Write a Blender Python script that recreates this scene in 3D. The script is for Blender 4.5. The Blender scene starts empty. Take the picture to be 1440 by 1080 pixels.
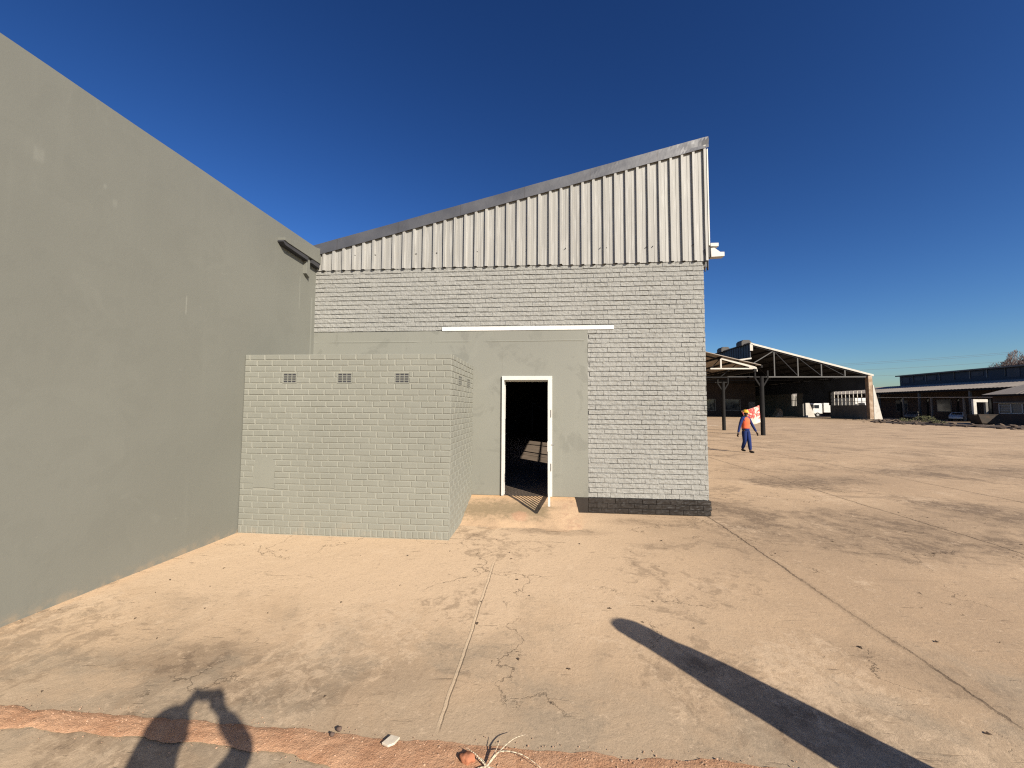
import bpy, bmesh, math, random
from mathutils import Vector, Matrix, noise
random.seed(7)
R = math.radians
scene = bpy.context.scene
COL = scene.collection

# ------------------------------------------------------------------ helpers
def nz(x, y, z=0.0, s=1.0):
    return noise.noise(Vector((x * s, y * s, z * s)))

class MB:
    """collects faces and links them as ONE mesh object"""
    def __init__(s):
        s.v, s.f = [], []
    def add(s, vs, fs):
        o = len(s.v)
        s.v += [tuple(p) for p in vs]
        s.f += [tuple(i + o for i in f) for f in fs]
        return s
    def box(s, x0, x1, y0, y1, z0, z1):
        if x0 > x1: x0, x1 = x1, x0
        if y0 > y1: y0, y1 = y1, y0
        if z0 > z1: z0, z1 = z1, z0
        vs = [(x, y, z) for z in (z0, z1) for y in (y0, y1) for x in (x0, x1)]
        return s.add(vs, [(0, 2, 3, 1), (4, 5, 7, 6), (0, 1, 5, 4), (2, 6, 7, 3), (0, 4, 6, 2), (1, 3, 7, 5)])
    def prism(s, poly, axis, a, b):
        """2-D polygon extruded along axis; axis 1: poly is (x,z); axis 0: (y,z); axis 2: (x,y)"""
        def P(p, t):
            return (t, p[0], p[1]) if axis == 0 else (p[0], t, p[1]) if axis == 1 else (p[0], p[1], t)
        n = len(poly)
        vs = [P(p, a) for p in poly] + [P(p, b) for p in poly]
        fs = [tuple(range(n))[::-1], tuple(range(n, 2 * n))]
        fs += [(i, (i + 1) % n, n + (i + 1) % n, n + i) for i in range(n)]
        return s.add(vs, fs)
    def bar(s, p, q, w, h=None):
        """square bar from p to q"""
        h = h or w
        p, q = Vector(p), Vector(q)
        d = (q - p).normalized()
        up = Vector((0, 0, 1)) if abs(d.z) < .95 else Vector((1, 0, 0))
        a = d.cross(up).normalized() * (w / 2); b = a.cross(d).normalized() * (h / 2)
        vs = [c + sa * a + sb * b for c in (p, q) for sa, sb in ((-1, -1), (1, -1), (1, 1), (-1, 1))]
        return s.add(vs, [(3, 2, 1, 0), (4, 5, 6, 7), (0, 1, 5, 4), (1, 2, 6, 5), (2, 3, 7, 6), (3, 0, 4, 7)])
    def tube(s, p, q, r0, r1=None, n=10, cap=True):
        r1 = r0 if r1 is None else r1
        p, q = Vector(p), Vector(q)
        d = (q - p).normalized()
        up = Vector((0, 0, 1)) if abs(d.z) < .95 else Vector((1, 0, 0))
        a = d.cross(up).normalized(); b = a.cross(d).normalized()
        vs = []
        for c, r in ((p, r0), (q, r1)):
            for i in range(n):
                t = 2 * math.pi * i / n
                vs.append(c + (a * math.cos(t) + b * math.sin(t)) * r)
        fs = [(i, (i + 1) % n, n + (i + 1) % n, n + i) for i in range(n)]
        if cap: fs += [tuple(range(n))[::-1], tuple(range(n, 2 * n))]
        return s.add(vs, fs)
    def path(s, pts, r, n=6):
        for a, b in zip(pts[:-1], pts[1:]): s.tube(a, b, r, r, n)
        return s
    def blob(s, c, r, sx=1, sy=1, sz=1, jit=.25, seed=0, sub=1):
        bm = bmesh.new(); bmesh.ops.create_icosphere(bm, subdivisions=sub, radius=1)
        vs = []
        for v in bm.verts:
            k = r * (1 + jit * nz(v.co.x * 1.7 + seed * 3.1, v.co.y * 1.7, v.co.z * 1.7 + seed))
            vs.append((c[0] + v.co.x * k * sx, c[1] + v.co.y * k * sy, c[2] + v.co.z * k * sz))
        fs = [tuple(v.index for v in f.verts) for f in bm.faces]
        bm.free(); return s.add(vs, fs)
    def loft(s, rings, n=16):
        """rings: (cx, cy, cz, rx, ry) stacked; closed with caps"""
        vs = []
        for cx, cy, cz, rx, ry in rings:
            for i in range(n):
                t = 2 * math.pi * i / n
                vs.append((cx + rx * math.cos(t), cy + ry * math.sin(t), cz))
        fs = []
        for k in range(len(rings) - 1):
            for i in range(n):
                j = (i + 1) % n
                fs.append((k * n + i, k * n + j, (k + 1) * n + j, (k + 1) * n + i))
        fs += [tuple(range(n))[::-1], tuple(range((len(rings) - 1) * n, len(rings) * n))]
        return s.add(vs, fs)
    def grid(s, us, vs_, fn):
        o = [fn(u, v) for v in vs_ for u in us]
        n = len(us)
        fs = [(j * n + i, j * n + i + 1, (j + 1) * n + i + 1, (j + 1) * n + i) for j in range(len(vs_) - 1) for i in range(n - 1)]
        return s.add(o, fs)
    def build(s, name, mat, parent=None, smooth=False, bevel=0, sub=0):
        root = parent
        while root is not None and root.parent is not None: root = root.parent
        off = Vector(root.location) if root is not None and root.get('_abs') else Vector((0, 0, 0))
        me = bpy.data.meshes.new(name)
        me.from_pydata([Vector(p) - off for p in s.v], [], s.f)
        me.validate(); me.update()
        bm = bmesh.new(); bm.from_mesh(me); bmesh.ops.recalc_face_normals(bm, faces=bm.faces); bm.to_mesh(me); bm.free()
        if smooth:
            for p in me.polygons: p.use_smooth = True
        me.materials.append(mat)
        ob = bpy.data.objects.new(name, me); COL.objects.link(ob)
        if parent is not None: ob.parent = parent
        if bevel:
            m = ob.modifiers.new('bevel', 'BEVEL'); m.width = bevel; m.segments = 2; m.limit_method = 'ANGLE'; m.angle_limit = R(40)
        if sub:
            m = ob.modifiers.new('sub', 'SUBSURF'); m.levels = sub; m.render_levels = sub
        return ob

def tag(o, label=None, cat=None, group=None, kind=None):
    if label: o['label'] = label
    if cat: o['category'] = cat
    if group: o['group'] = group
    if kind: o['kind'] = kind
    return o

def empty(name, loc, label, cat, group=None, rz=0, absolute=True):
    o = bpy.data.objects.new(name, None); COL.objects.link(o)
    o.location = loc; o.rotation_euler = (0, 0, rz); o.empty_display_size = .2
    if absolute: o['_abs'] = 1
    return tag(o, label, cat, group)

# ------------------------------------------------------------------ materials
ALB = .70          # one overall albedo scale for every surface
class NB:
    def __init__(s, name):
        s.m = bpy.data.materials.new(name); s.m.use_nodes = True
        s.t = s.m.node_tree; s.b = s.t.nodes['Principled BSDF']
        s.co = s.t.nodes.new('ShaderNodeTexCoord').outputs['Object']
    def n(s, typ, **kw):
        nd = s.t.nodes.new(typ)
        for k, v in kw.items(): setattr(nd, k, v)
        return nd
    def link(s, a, b): s.t.links.new(a, b)
    def put(s, sock, v):
        if isinstance(v, bpy.types.NodeSocket): s.link(v, sock)
        else: sock.default_value = v
    def noise(s, scale, detail=5, rough=.6, vec=None, dist=0):
        nd = s.n('ShaderNodeTexNoise'); s.link(vec or s.co, nd.inputs['Vector'])
        nd.inputs['Scale'].default_value = scale; nd.inputs['Detail'].default_value = detail
        nd.inputs['Roughness'].default_value = rough; nd.inputs['Distortion'].default_value = dist
        return nd.outputs['Fac']
    def math(s, op, a, b=0.0, c=0.0, clamp=False):
        nd = s.n('ShaderNodeMath', operation=op, use_clamp=clamp)
        s.put(nd.inputs[0], a); s.put(nd.inputs[1], b); s.put(nd.inputs[2], c)
        return nd.outputs[0]
    def step(s, v, a, b, lo=0.0, hi=1.0):
        nd = s.n('ShaderNodeMapRange', interpolation_type='SMOOTHSTEP')
        s.put(nd.inputs['Value'], v)
        nd.inputs['From Min'].default_value = a; nd.inputs['From Max'].default_value = b
        nd.inputs['To Min'].default_value = lo; nd.inputs['To Max'].default_value = hi
        return nd.outputs['Result']
    def mix(s, f, a, b, mode='MIX'):
        nd = s.n('ShaderNodeMix', data_type='RGBA', blend_type=mode)
        s.put(nd.inputs[0], f)
        for i, v in ((6, a), (7, b)):
            s.put(nd.inputs[i], v if isinstance(v, bpy.types.NodeSocket) else (*v[:3], 1))
        return nd.outputs[2]
    def sep(s, vec=None):
        nd = s.n('ShaderNodeSeparateXYZ'); s.link(vec or s.co, nd.inputs[0]); return nd.outputs
    def scale(s, sx, sy, sz, vec=None, loc=(0, 0, 0)):
        nd = s.n('ShaderNodeMapping'); s.link(vec or s.co, nd.inputs['Vector'])
        nd.inputs['Scale'].default_value = (sx, sy, sz); nd.inputs['Location'].default_value = loc
        return nd.outputs[0]
    def bump(s, h, strength=.3, dist=.01, prev=None):
        nd = s.n('ShaderNodeBump'); s.link(h, nd.inputs['Height'])
        nd.inputs['Strength'].default_value = strength; nd.inputs['Distance'].default_value = dist
        if prev: s.link(prev, nd.inputs['Normal'])
        return nd.outputs[0]
    def done(s, color, rough=.8, normal=None, metal=0.0, spec=.3):
        k = ALB
        color = s.mix(1.0, color, (k, k, k), 'MULTIPLY') if isinstance(color, bpy.types.NodeSocket) else [c * k for c in color]
        s.put(s.b.inputs['Base Color'], color if isinstance(color, bpy.types.NodeSocket) else (*color[:3], 1))
        s.put(s.b.inputs['Roughness'], rough); s.b.inputs['Metallic'].default_value = metal
        s.b.inputs['Specular IOR Level'].default_value = spec
        if normal: s.link(normal, s.b.inputs['Normal'])
        return s.m

def paint(name, c, var=.12, rough=.7, sc=1.5, fine=60, bump=.15, bdist=.003, spec=.3, metal=0.0, dirt=None, dirt_amt=.4, dsc=2.5):
    """painted or natural surface: broad tone drift, fine grain, optional dirt patches"""
    b = NB(name)
    n1 = b.noise(sc, 6, .6); n2 = b.noise(fine, 4, .6)
    lo = [max(0, x * (1 - var)) for x in c]; hi = [min(1, x * (1 + var)) for x in c]
    col = b.mix(b.step(n1, .3, .7), lo, hi)
    col = b.mix(b.step(n2, .35, .7, 0, .25), col, [x * .8 for x in c])
    if dirt: col = b.mix(b.step(b.noise(dsc, 8, .7, dist=.4), .5, .68, 0, dirt_amt), col, dirt)
    return b.done(col, b.step(n1, .3, .7, rough - .06, rough + .06), b.bump(n2, bump, bdist), metal, spec)

GREY = (.375, .355, .292)
def m_plaster(name, c, patchy=.1, drips=True, scuffs=()):
    b = NB(name)
    n1 = b.noise(.45, 4, .5); n2 = b.noise(2.2, 7, .65, dist=.6); n3 = b.noise(35, 5, .6); n4 = b.noise(7, 5, .6)
    col = b.mix(b.step(n1, .3, .7), [x * .95 for x in c], [x * 1.04 for x in c])
    col = b.mix(b.step(n2, .52, .6, 0, patchy * 5), col, [x * .88 for x in c])
    col = b.mix(b.step(b.noise(1.3, 3, .5, dist=1.2), .62, .7, 0, .5), col, [x * 1.07 for x in c])
    if drips:
        v = b.noise(1, 5, .6, vec=b.scale(6, 6, .35))
        col = b.mix(b.step(v, .55, .75, 0, .22), col, [x * 1.16 for x in c])
        col = b.mix(b.step(b.noise(16, 3, .5), .72, .78, 0, .5), col, [x * 1.25 for x in c])
        z = b.sep()[2]
        f = b.math('MULTIPLY', b.step(z, .01, .12, 1, 0), b.step(b.noise(6, 6, .65), .4, .7, 0, .5))
        col = b.mix(f, col, (.42, .31, .2))
        Y = b.sep()[1]
        def scuff(y, z0, z1, w, amt):
            return b.math('MULTIPLY', b.math('MULTIPLY', b.step(b.math('ABSOLUTE', b.math('SUBTRACT', Y, y)), w * .4, w, amt, 0), b.step(z, z0 - .03, z0 + .03)), b.step(z, z1 + .03, z1 - .03))
        for y, z0, z1, w, amt in scuffs: col = b.mix(b.math('MULTIPLY', scuff(y, z0, z1, w, amt), b.step(n2, .35, .55)), col, [x * 1.35 for x in c])
    h = b.math('ADD', b.math('MULTIPLY', n3, .35), n4)
    return b.done(col, b.step(n1, .3, .7, .5, .62), b.bump(h, .22, .006), 0, .35)

def m_brickpaint(name, c, rough=.65, grit=.5, gd=.006):
    b = NB(name)
    n1 = b.noise(.9, 5, .6); n2 = b.noise(11, 6, .65); n3 = b.noise(140, 4, .65)
    col = b.mix(b.step(n1, .3, .7), [x * .95 for x in c], [x * 1.05 for x in c])
    col = b.mix(b.step(n2, .55, .72, 0, .4), col, [x * .86 for x in c])
    col = b.mix(b.step(b.noise(30, 4, .6), .66, .74, 0, .5), col, [min(1, x * 1.2) for x in c])
    z = b.sep()[2]
    f = b.math('MULTIPLY', b.step(z, .0, .3, 1, 0), b.step(b.noise(4, 6, .65), .5, .7, 0, .28))
    col = b.mix(f, col, (.47, .36, .25))
    h = b.math('ADD', b.math('MULTIPLY', n3, .5), n2)
    return b.done(col, rough, b.bump(h, grit, gd), 0, .3)

def m_ground():
    b = NB('yard_concrete'); X, Y, Z = b.sep()
    at = lambda x, y: b.scale(1, 1, 1, loc=(x, y, 0))
    n1 = b.noise(.32, 6, .6, dist=.5); n2 = b.noise(1.5, 8, .66, dist=.6)
    hiA = b.noise(5.5, 13, .78, vec=at(1, 2), dist=.5); hiB = b.noise(9, 12, .8, vec=at(5, 9), dist=.6)
    lowA = b.noise(.5, 6, .62, vec=at(8, 3), dist=.7); lowB = b.noise(.8, 6, .62, vec=at(2, 7), dist=.7)
    c2 = lambda v, k: b.math('MULTIPLY', b.math('SUBTRACT', v, .5), k)
    add = lambda u, v: b.math('ADD', u, v)
    # worn slab: pale tan with broad soft drift
    col = b.mix(b.step(n1, .36, .64), (.50, .355, .228), (.60, .43, .275))
    col = b.mix(b.step(n2, .46, .66, 0, .45), col, (.44, .318, .21))
    fy = add(Y, c2(n2, 3.2)); fx = add(X, c2(n1, 3.0))
    col = b.mix(b.step(fy, 3.4, 2.1, 0, .5), col, (.43, .345, .25))
    sand = b.math('MULTIPLY', b.step(fx, 2.8, -.6), b.step(fy, 2.6, 3.9, 0, .8))
    col = b.mix(sand, col, (.715, .53, .355))
    col = b.mix(b.step(add(add(X, 4.5), c2(hiA, .3)), .28, .0, 0, .6), col, (.74, .51, .315))
    # stain masks, each with its own place and outline
    def mask(cx, cy, ax, ay, rot):
        c_, s_ = math.cos(rot), math.sin(rot)
        u = add(b.math('MULTIPLY', b.math('SUBTRACT', X, cx), c_ / ax), b.math('MULTIPLY', b.math('SUBTRACT', Y, cy), s_ / ax))
        v = add(b.math('MULTIPLY', b.math('SUBTRACT', X, cx), -s_ / ay), b.math('MULTIPLY', b.math('SUBTRACT', Y, cy), c_ / ay))
        d = add(b.math('MULTIPLY', u, u), b.math('MULTIPLY', v, v))
        return b.step(add(d, c2(n2, 2.6)), .1, 1.3, 1, 0)
    st = None
    for q in ((4.9, 6.6, 3.9, 1.5, .22), (9.5, 6.9, 4.8, 1.9, -.1), (3.2, 7.6, 1.2, .7, .3), (-1.5, 2.62, .8, .26, .22), (-2.6, 2.75, .9, .25, .1), (1.45, 5.5, .34, .17, .1),
              (.2, 6.0, .9, .2, 0), (1.7, 6.6, .9, .25, 0), (7.5, 4.2, 1.6, .6, -.4), (2.6, 3.1, .7, .25, -.6), (14, 13, 5, 1.6, .1), (7, 11, 2.5, .8, .2)):
        m = mask(*q); st = m if st is None else b.math('MAXIMUM', st, m)
    yard = b.step(add(X, b.math('MULTIPLY', Y, .6)), 4.2, 9)
    col = b.mix(b.math('MULTIPLY', st, .42), col, (.36, .262, .175))
    # lacy wear: a fine ragged pattern that thickens inside the stains and worn zones
    fore = b.step(fy, 4.2, 2.3, 0, .05)
    bias = add(add(add(c2(lowA, 1.0), fore), b.math('MULTIPLY', st, .12)), b.math('MULTIPLY', yard, .045))
    lace = add(hiA, bias)
    dk = b.step(lace, .575, .66); dk2 = b.step(lace, .69, .79)
    col = b.mix(b.math('MULTIPLY', dk, .55), col, (.30, .215, .142))
    col = b.mix(b.math('MULTIPLY', dk2, .65), col, (.19, .135, .092))
    pl_ = b.step(add(add(hiB, c2(lowB, .9)), b.math('MULTIPLY', fore, .7)), .58, .68)
    col = b.mix(b.math('MULTIPLY', pl_, .45), col, (.74, .56, .385))
    # short scratches and gouges, dragged mostly along the slab rows
    mp = b.n('ShaderNodeMapping'); b.link(b.co, mp.inputs['Vector']); mp.inputs['Rotation'].default_value = (0, 0, .3); mp.inputs['Scale'].default_value = (3.2, 24, 1)
    s1 = b.noise(1, 5, .65, vec=mp.outputs[0], dist=.5)
    sm_ = b.step(b.noise(1.1, 5, .65, vec=at(3, 3)), .44, .58)
    scr = b.math('MULTIPLY', b.step(s1, .62, .68), sm_)
    col = b.mix(b.math('MULTIPLY', scr, .62), col, (.215, .152, .10))
    mp2 = b.n('ShaderNodeMapping'); b.link(b.co, mp2.inputs['Vector']); mp2.inputs['Rotation'].default_value = (0, 0, .45); mp2.inputs['Scale'].default_value = (.5, 3.4, 1)
    s2 = b.noise(1, 8, .72, vec=mp2.outputs[0], dist=.6)
    col = b.mix(b.math('MULTIPLY', b.math('MULTIPLY', b.step(s2, .56, .66), yard), .5), col, (.275, .195, .13))
    fleck = b.noise(24, 8, .78, vec=at(4, 4)); fz = b.math('MULTIPLY', b.step(fy, 4.0, 2.4), b.step(b.noise(1.3, 6, .65, vec=at(6, 2), dist=.6), .46, .6)); col = b.mix(b.math('MULTIPLY', b.step(add(fleck, b.math('MULTIPLY', fz, .05)), .55, .65), .6), col, (.34, .26, .18)); col = b.mix(b.math('MULTIPLY', fz, .35), col, (.33, .275, .205)); fl2 = b.noise(21, 8, .78, vec=at(14, 4)); col = b.mix(b.step(fl2, .56, .66, 0, .5), col, (.74, .565, .395))
    grit = b.noise(60, 3, .6)
    col = b.mix(b.step(grit, .64, .74, 0, .5), col, (.23, .165, .11))
    # joints: dark ragged crack at x = 2.75 and its parallels; pale mortar bead at x = -0.62
    wob = c2(b.noise(2.2, 6, .65), .04)
    wob2 = c2(b.noise(2.6, 9, .78, vec=at(6, 6)), .17)
    xx = add(X, wob); yy = add(Y, wob2); xr = add(X, wob2)
    def line(v, off, per, w):
        m = b.math('PINGPONG', add(b.math('SUBTRACT', v, off), per * 200), per / 2)
        return m, b.step(m, w * .4, w, 1, 0)
    mR, jR = line(xr, 2.75, 3.37, .016)
    jR = b.math('MULTIPLY', jR, b.step(X, 1.2, 1.4))
    jR = b.math('MULTIPLY', jR, b.step(b.noise(.9, 5, .65), .36, .5, .4, 1))
    mL = b.math('ABSOLUTE', add(xx, .62)); inL = b.math('MULTIPLY', b.step(Y, 2.25, 2.4), b.step(Y, 4.85, 4.6))
    jL = b.math('MULTIPLY', b.step(mL, .006, .013, 1, 0), inL)
    jLd = b.math('MULTIPLY', b.step(b.math('ABSOLUTE', add(xx, .606)), .002, .007, .8, 0), inL)
    mY, jY = line(yy, 5.52, 3.37, .012)
    jY = b.math('MULTIPLY', jY, b.step(b.noise(.8, 4, .6, vec=at(3, 9)), .47, .56, 0, .75))
    # wandering cracks
    vo = b.n('ShaderNodeTexVoronoi', feature='DISTANCE_TO_EDGE'); vo.inputs['Scale'].default_value = .62
    dv = b.n('ShaderNodeVectorMath', operation='ADD'); nv = b.n('ShaderNodeTexNoise'); nv.inputs['Scale'].default_value = 1.8; nv.inputs['Detail'].default_value = 8; nv.inputs['Roughness'].default_value = .62
    b.link(b.co, nv.inputs['Vector']); b.link(b.co, dv.inputs[0])
    sv = b.n('ShaderNodeVectorMath', operation='SCALE'); b.link(nv.outputs['Color'], sv.inputs[0]); sv.inputs['Scale'].default_value = .95
    b.link(sv.outputs[0], dv.inputs[1]); b.link(dv.outputs[0], vo.inputs['Vector'])
    ck = b.math('MULTIPLY', b.step(vo.outputs['Distance'], .001, .0055, 1, 0), b.step(b.noise(.55, 4, .6, vec=at(11, 5)), .5, .57))
    dark = b.math('MAXIMUM', b.math('MAXIMUM', jR, b.math('MULTIPLY', jY, .8)), b.math('MAXIMUM', b.math('MULTIPLY', ck, .8), b.math('MULTIPLY', jLd, .7)))
    halo = b.math('MULTIPLY', b.step(mR, .07, .02), b.math('MULTIPLY', b.step(X, 1.2, 1.4), .4))
    col = b.mix(b.math('MULTIPLY', halo, b.math('SUBTRACT', 1.0, dark)), col, (.36, .26, .17))
    col = b.mix(b.math('MULTIPLY', dark, .78), col, (.10, .07, .048))
    col = b.mix(b.math('MULTIPLY', jL, .6), col, (.68, .53, .365))
    # far beyond the yard the slab gives way to dry soil and weeds
    far = b.math('MAXIMUM', b.step(X, 46, 52), b.step(Y, 160, 190))
    col = b.mix(b.math('MULTIPLY', far, .85), col, b.mix(b.step(b.noise(.25, 7, .7), .45, .6), (.36, .255, .165), (.25, .19, .11)))
    h = add(b.math('MULTIPLY', hiA, .55), b.math('MULTIPLY', n2, .9))
    h = add(h, b.math('MULTIPLY', hiB, .35)); h = b.math('SUBTRACT', h, b.math('MULTIPLY', fleck, .3))
    h = b.math('SUBTRACT', h, b.math('MULTIPLY', dark, .6))
    h = b.math('SUBTRACT', h, b.math('MULTIPLY', dk2, .12)); h = b.math('SUBTRACT', h, b.math('MULTIPLY', scr, .22))
    h = add(h, b.math('MULTIPLY', jL, .2))
    return b.done(col, b.step(n2, .3, .7, .85, .96), b.bump(h, .55, .018), 0, .15)

def m_soil():
    b = NB('red_soil')
    n1 = b.noise(5, 7, .65); n2 = b.noise(42, 6, .7); n3 = b.noise(130, 4, .6)
    col = b.mix(b.step(n1, .35, .65), (.52, .285, .165), (.62, .37, .225))
    col = b.mix(b.step(n2, .56, .66, 0, .6), col, (.33, .175, .10))
    col = b.mix(b.step(n3, .62, .7, 0, .7), col, (.74, .55, .38))
    h = b.math('ADD', n2, b.math('MULTIPLY', n3, .5))
    return b.done(col, .95, b.bump(h, .9, .012), 0, .15)

M = {}
M['ground'] = m_ground(); M['soil'] = m_soil()
M['plaster'] = m_plaster('grey_plaster', (.200, .2005, .173), .04, scuffs=((4.455, 2.98, 3.2, .012, .9), (2.98, 4.0, 4.12, .05, .5), (2.66, 4.12, 4.3, .04, .5), (3.6, 3.9, 3.98, .03, .4), (6.98, 2.7, 3.9, .03, .6), (6.62, 3.6, 4.2, .025, .5), (3.5, 4.05, 4.09, .02, .6)))
M['plaster2'] = m_plaster('grey_plaster_panel', (.250, .249, .213), .19)
M['brick_smooth'] = m_brickpaint('painted_smooth_brick', (.262, .262, .224), .6, .25)
M['mortar'] = m_brickpaint('painted_mortar', (.315, .31, .262), .7, .4)
M['brick_rough'] = m_brickpaint('painted_rock_face_brick', (.342, .337, .312), .75, 1.0, .013)
M['plinth'] = paint('black_plinth_paint', (.028, .022, .018), .25, .55, 3, 70, .4, .006)
M['white'] = paint('white_enamel', (.70, .685, .64), .04, .4, 3, 90, .08, .002, .4, dirt=(.5, .45, .38), dirt_amt=.25)
M['primer'] = paint('white_undercoat', (.80, .78, .73), .05, .8, 6, 50, .5, .006)
def m_clad():
    b = NB('cladding_sheet')
    c = (.365, .355, .33)
    n1 = b.noise(1, 5, .6, vec=b.scale(5, 5, .25)); n2 = b.noise(3, 6, .65); n3 = b.noise(1, 3, .5, vec=b.scale(30, 30, 1.5))
    col = b.mix(b.step(n1, .3, .7), [x * .88 for x in c], [x * 1.06 for x in c])
    col = b.mix(b.step(n2, .58, .72, 0, .35), col, (.36, .335, .29))
    col = b.mix(b.step(n3, .52, .62, 0, .5), col, (.51, .50, .47))
    n4 = b.noise(1, 3, .5, vec=b.scale(42, 42, .8, loc=(3, 0, 0)))
    col = b.mix(b.step(n4, .55, .66, 0, .55), col, (.29, .277, .245))
    return b.done(col, .5, b.bump(n2, .1, .004), 0, .35)
M['clad'] = m_clad()
def m_flash():
    b = NB('grey_flashing')
    c = (.094, .095, .105)
    n1 = b.noise(1.4, 5, .6); n2 = b.noise(3.5, 3, .5)
    col = b.mix(b.step(n1, .3, .7), [x * .92 for x in c], [x * 1.15 for x in c])
    x = b.sep()[0]
    seam = b.math('PINGPONG', b.math('ADD', x, 41.2), .6)
    col = b.mix(b.step(seam, .004, .012, .6, 0), col, (.07, .065, .065))
    return b.done(col, b.step(n1, .3, .7, .38, .55), b.bump(n2, .35, .02), .15, .45)
M['flash'] = m_flash()
M['dark_void'] = paint('painted_shade', (.05, .05, .055), .2, .7)  # near-black colour standing in for shade in gaps, holes and undersides
M['galv'] = paint('offwhite_gutter_paint', (.62, .60, .55), .06, .5, 4, 60, .1)
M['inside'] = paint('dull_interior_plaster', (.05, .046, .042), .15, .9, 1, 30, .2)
M['inside_floor'] = paint('interior_floor', (.20, .155, .12), .2, .85, 1.5, 40, .3, .004)
M['roofdark'] = paint('weathered_roof_sheet', (.10, .095, .09), .2, .75, .6, 12, .2)
M['rooftan'] = paint('dusty_fibre_cement_roof', (.36, .31, .26), .12, .85, .4, 9, .3, dirt=(.22, .18, .15), dirt_amt=.4, dsc=.5)
M['roofgrey'] = paint('pale_grey_roof_sheet', (.47, .40, .32), .1, .7, .4, 9, .2)
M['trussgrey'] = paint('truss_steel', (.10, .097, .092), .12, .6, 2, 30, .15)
M['shedroof'] = paint('shaded_roof_sheet', (.03, .03, .034), .25, .8, .5, 10, .2)  # near-black sheet: shade under the shed roof put into the colour
M['bluedark'] = paint('dark_blue_sheeting', (.045, .055, .075), .25, .6, .5, 6, .2)
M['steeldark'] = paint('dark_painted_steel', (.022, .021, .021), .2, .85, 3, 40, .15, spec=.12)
M['steelgrey'] = paint('grey_truss_steel', (.26, .25, .235), .12, .6, 2, 30, .15)
M['dark_brick'] = paint('shaded_brown_brick', (.05, .036, .03), .25, .9, .8, 14, .4, .01)  # darker copy of the brown brick, shed shade put into its colour
M['brown_brick'] = paint('brown_face_brick', (.105, .068, .05), .25, .9, .8, 14, .4, .01)
M['orange_brick'] = paint('exposed_orange_brick', (.38, .265, .175), .25, .9, 1.2, 9, .5, .01, dirt=(.6, .5, .4), dirt_amt=.6, dsc=1.2)
M['whitewash'] = paint('whitewashed_plaster', (.66, .62, .55), .06, .85, .8, 12, .3, dirt=(.42, .34, .26), dirt_amt=.5, dsc=1.1)
M['grey_plaster_far'] = paint('weathered_grey_render', (.2, .187, .168), .15, .9, .7, 10, .2, dirt=(.12, .1, .085), dirt_amt=.5, dsc=.8)
M['panelgrey'] = paint('dull_clerestory_panel', (.085, .085, .095), .3, .6, .8, 10, .2)
M['glass'] = paint('dark_window_glass', (.03, .035, .04), .2, .12, 1, 20, .02, .001, .5)
M['paleglass'] = paint('dusty_window_glass', (.20, .185, .165), .2, .35, 1, 8, .05, .001, .5)
M['truckwhite'] = paint('white_truck_paint', (.74, .73, .70), .05, .35, .8, 20, .05, spec=.5, dirt=(.45, .38, .3), dirt_amt=.3, dsc=.8)
M['tyre'] = paint('tyre_rubber', (.025, .024, .023), .2, .9, 5, 40, .3)
M['rim'] = paint('wheel_rim_steel', (.45, .45, .45), .1, .4, 4, 40, .1, metal=.3)
M['rust'] = paint('rusty_dark_steel', (.045, .035, .028), .35, .85, 1.5, 15, .4, dirt=(.1, .055, .03), dirt_amt=.5, dsc=2)
M['bark'] = paint('dry_bark', (.14, .105, .085), .2, .95, 3, 40, .5)
M['twig'] = paint('bare_twigs', (.235, .175, .16), .2, .95, 3, 40, .3)
M['weed'] = paint('dry_weed_leaves', (.115, .115, .05), .35, .9, 4, 30, .2)
M['bank'] = paint('dark_earth', (.12, .085, .06), .35, .95, .9, 7, .8, .06, dirt=(.3, .22, .15), dirt_amt=.6, dsc=.8)
M['skin'] = paint('dark_brown_skin', (.075, .04, .026), .1, .5, 8, 120, .1, .001)
M['coverall'] = paint('blue_coverall_cloth', (.008, .024, .125), .2, .9, 6, 90, .3, .004)
M['vest'] = paint('orange_vest_cloth', (.83, .15, .06), .1, .85, 7, 90, .2, .003)
M['helmet'] = paint('yellow_helmet_plastic', (.85, .47, .04), .06, .35, 4, 60, .03, spec=.5)
M['boot'] = paint('black_boot_leather', (.02, .018, .016), .2, .55, 8, 80, .2)
M['shirt'] = paint('charcoal_jersey', (.06, .06, .065), .2, .95, 6, 90, .3)
M['denim'] = paint('dark_denim', (.04, .05, .09), .2, .95, 6, 90, .3)
M['coat'] = paint('brown_coat_cloth', (.10, .075, .06), .2, .95, 6, 90, .3)
M['hair'] = paint('black_hair', (.012, .010, .009), .2, .7, 20, 200, .6)
M['phone'] = paint('black_phone_glass', (.02, .02, .022), .1, .25, 4, 50, .02, spec=.5)
M['pebble'] = paint('pale_pebbles', (.50, .32, .21), .3, .9, 30, 90, .3)
M['tile'] = paint('broken_pale_tile', (.66, .58, .47), .08, .6, 20, 90, .2)
M['redbrick'] = paint('red_brick_fragment', (.43, .17, .09), .2, .9, 20, 90, .6, .004)
M['straw'] = paint('bleached_dry_stem', (.62, .52, .38), .15, .85, 20, 90, .2)
M['stone'] = paint('dark_brown_pebble', (.14, .095, .075), .2, .9, 30, 90, .3)
M['litter'] = paint('dead_leaf_bits', (.09, .06, .04), .3, .9, 30, 90, .3)
M['linepaint'] = paint('worn_white_line', (.62, .57, .49), .1, .9, 2, 20, .2)
M['cable'] = paint('grey_cable', (.12, .12, .125), .1, .6)
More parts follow.
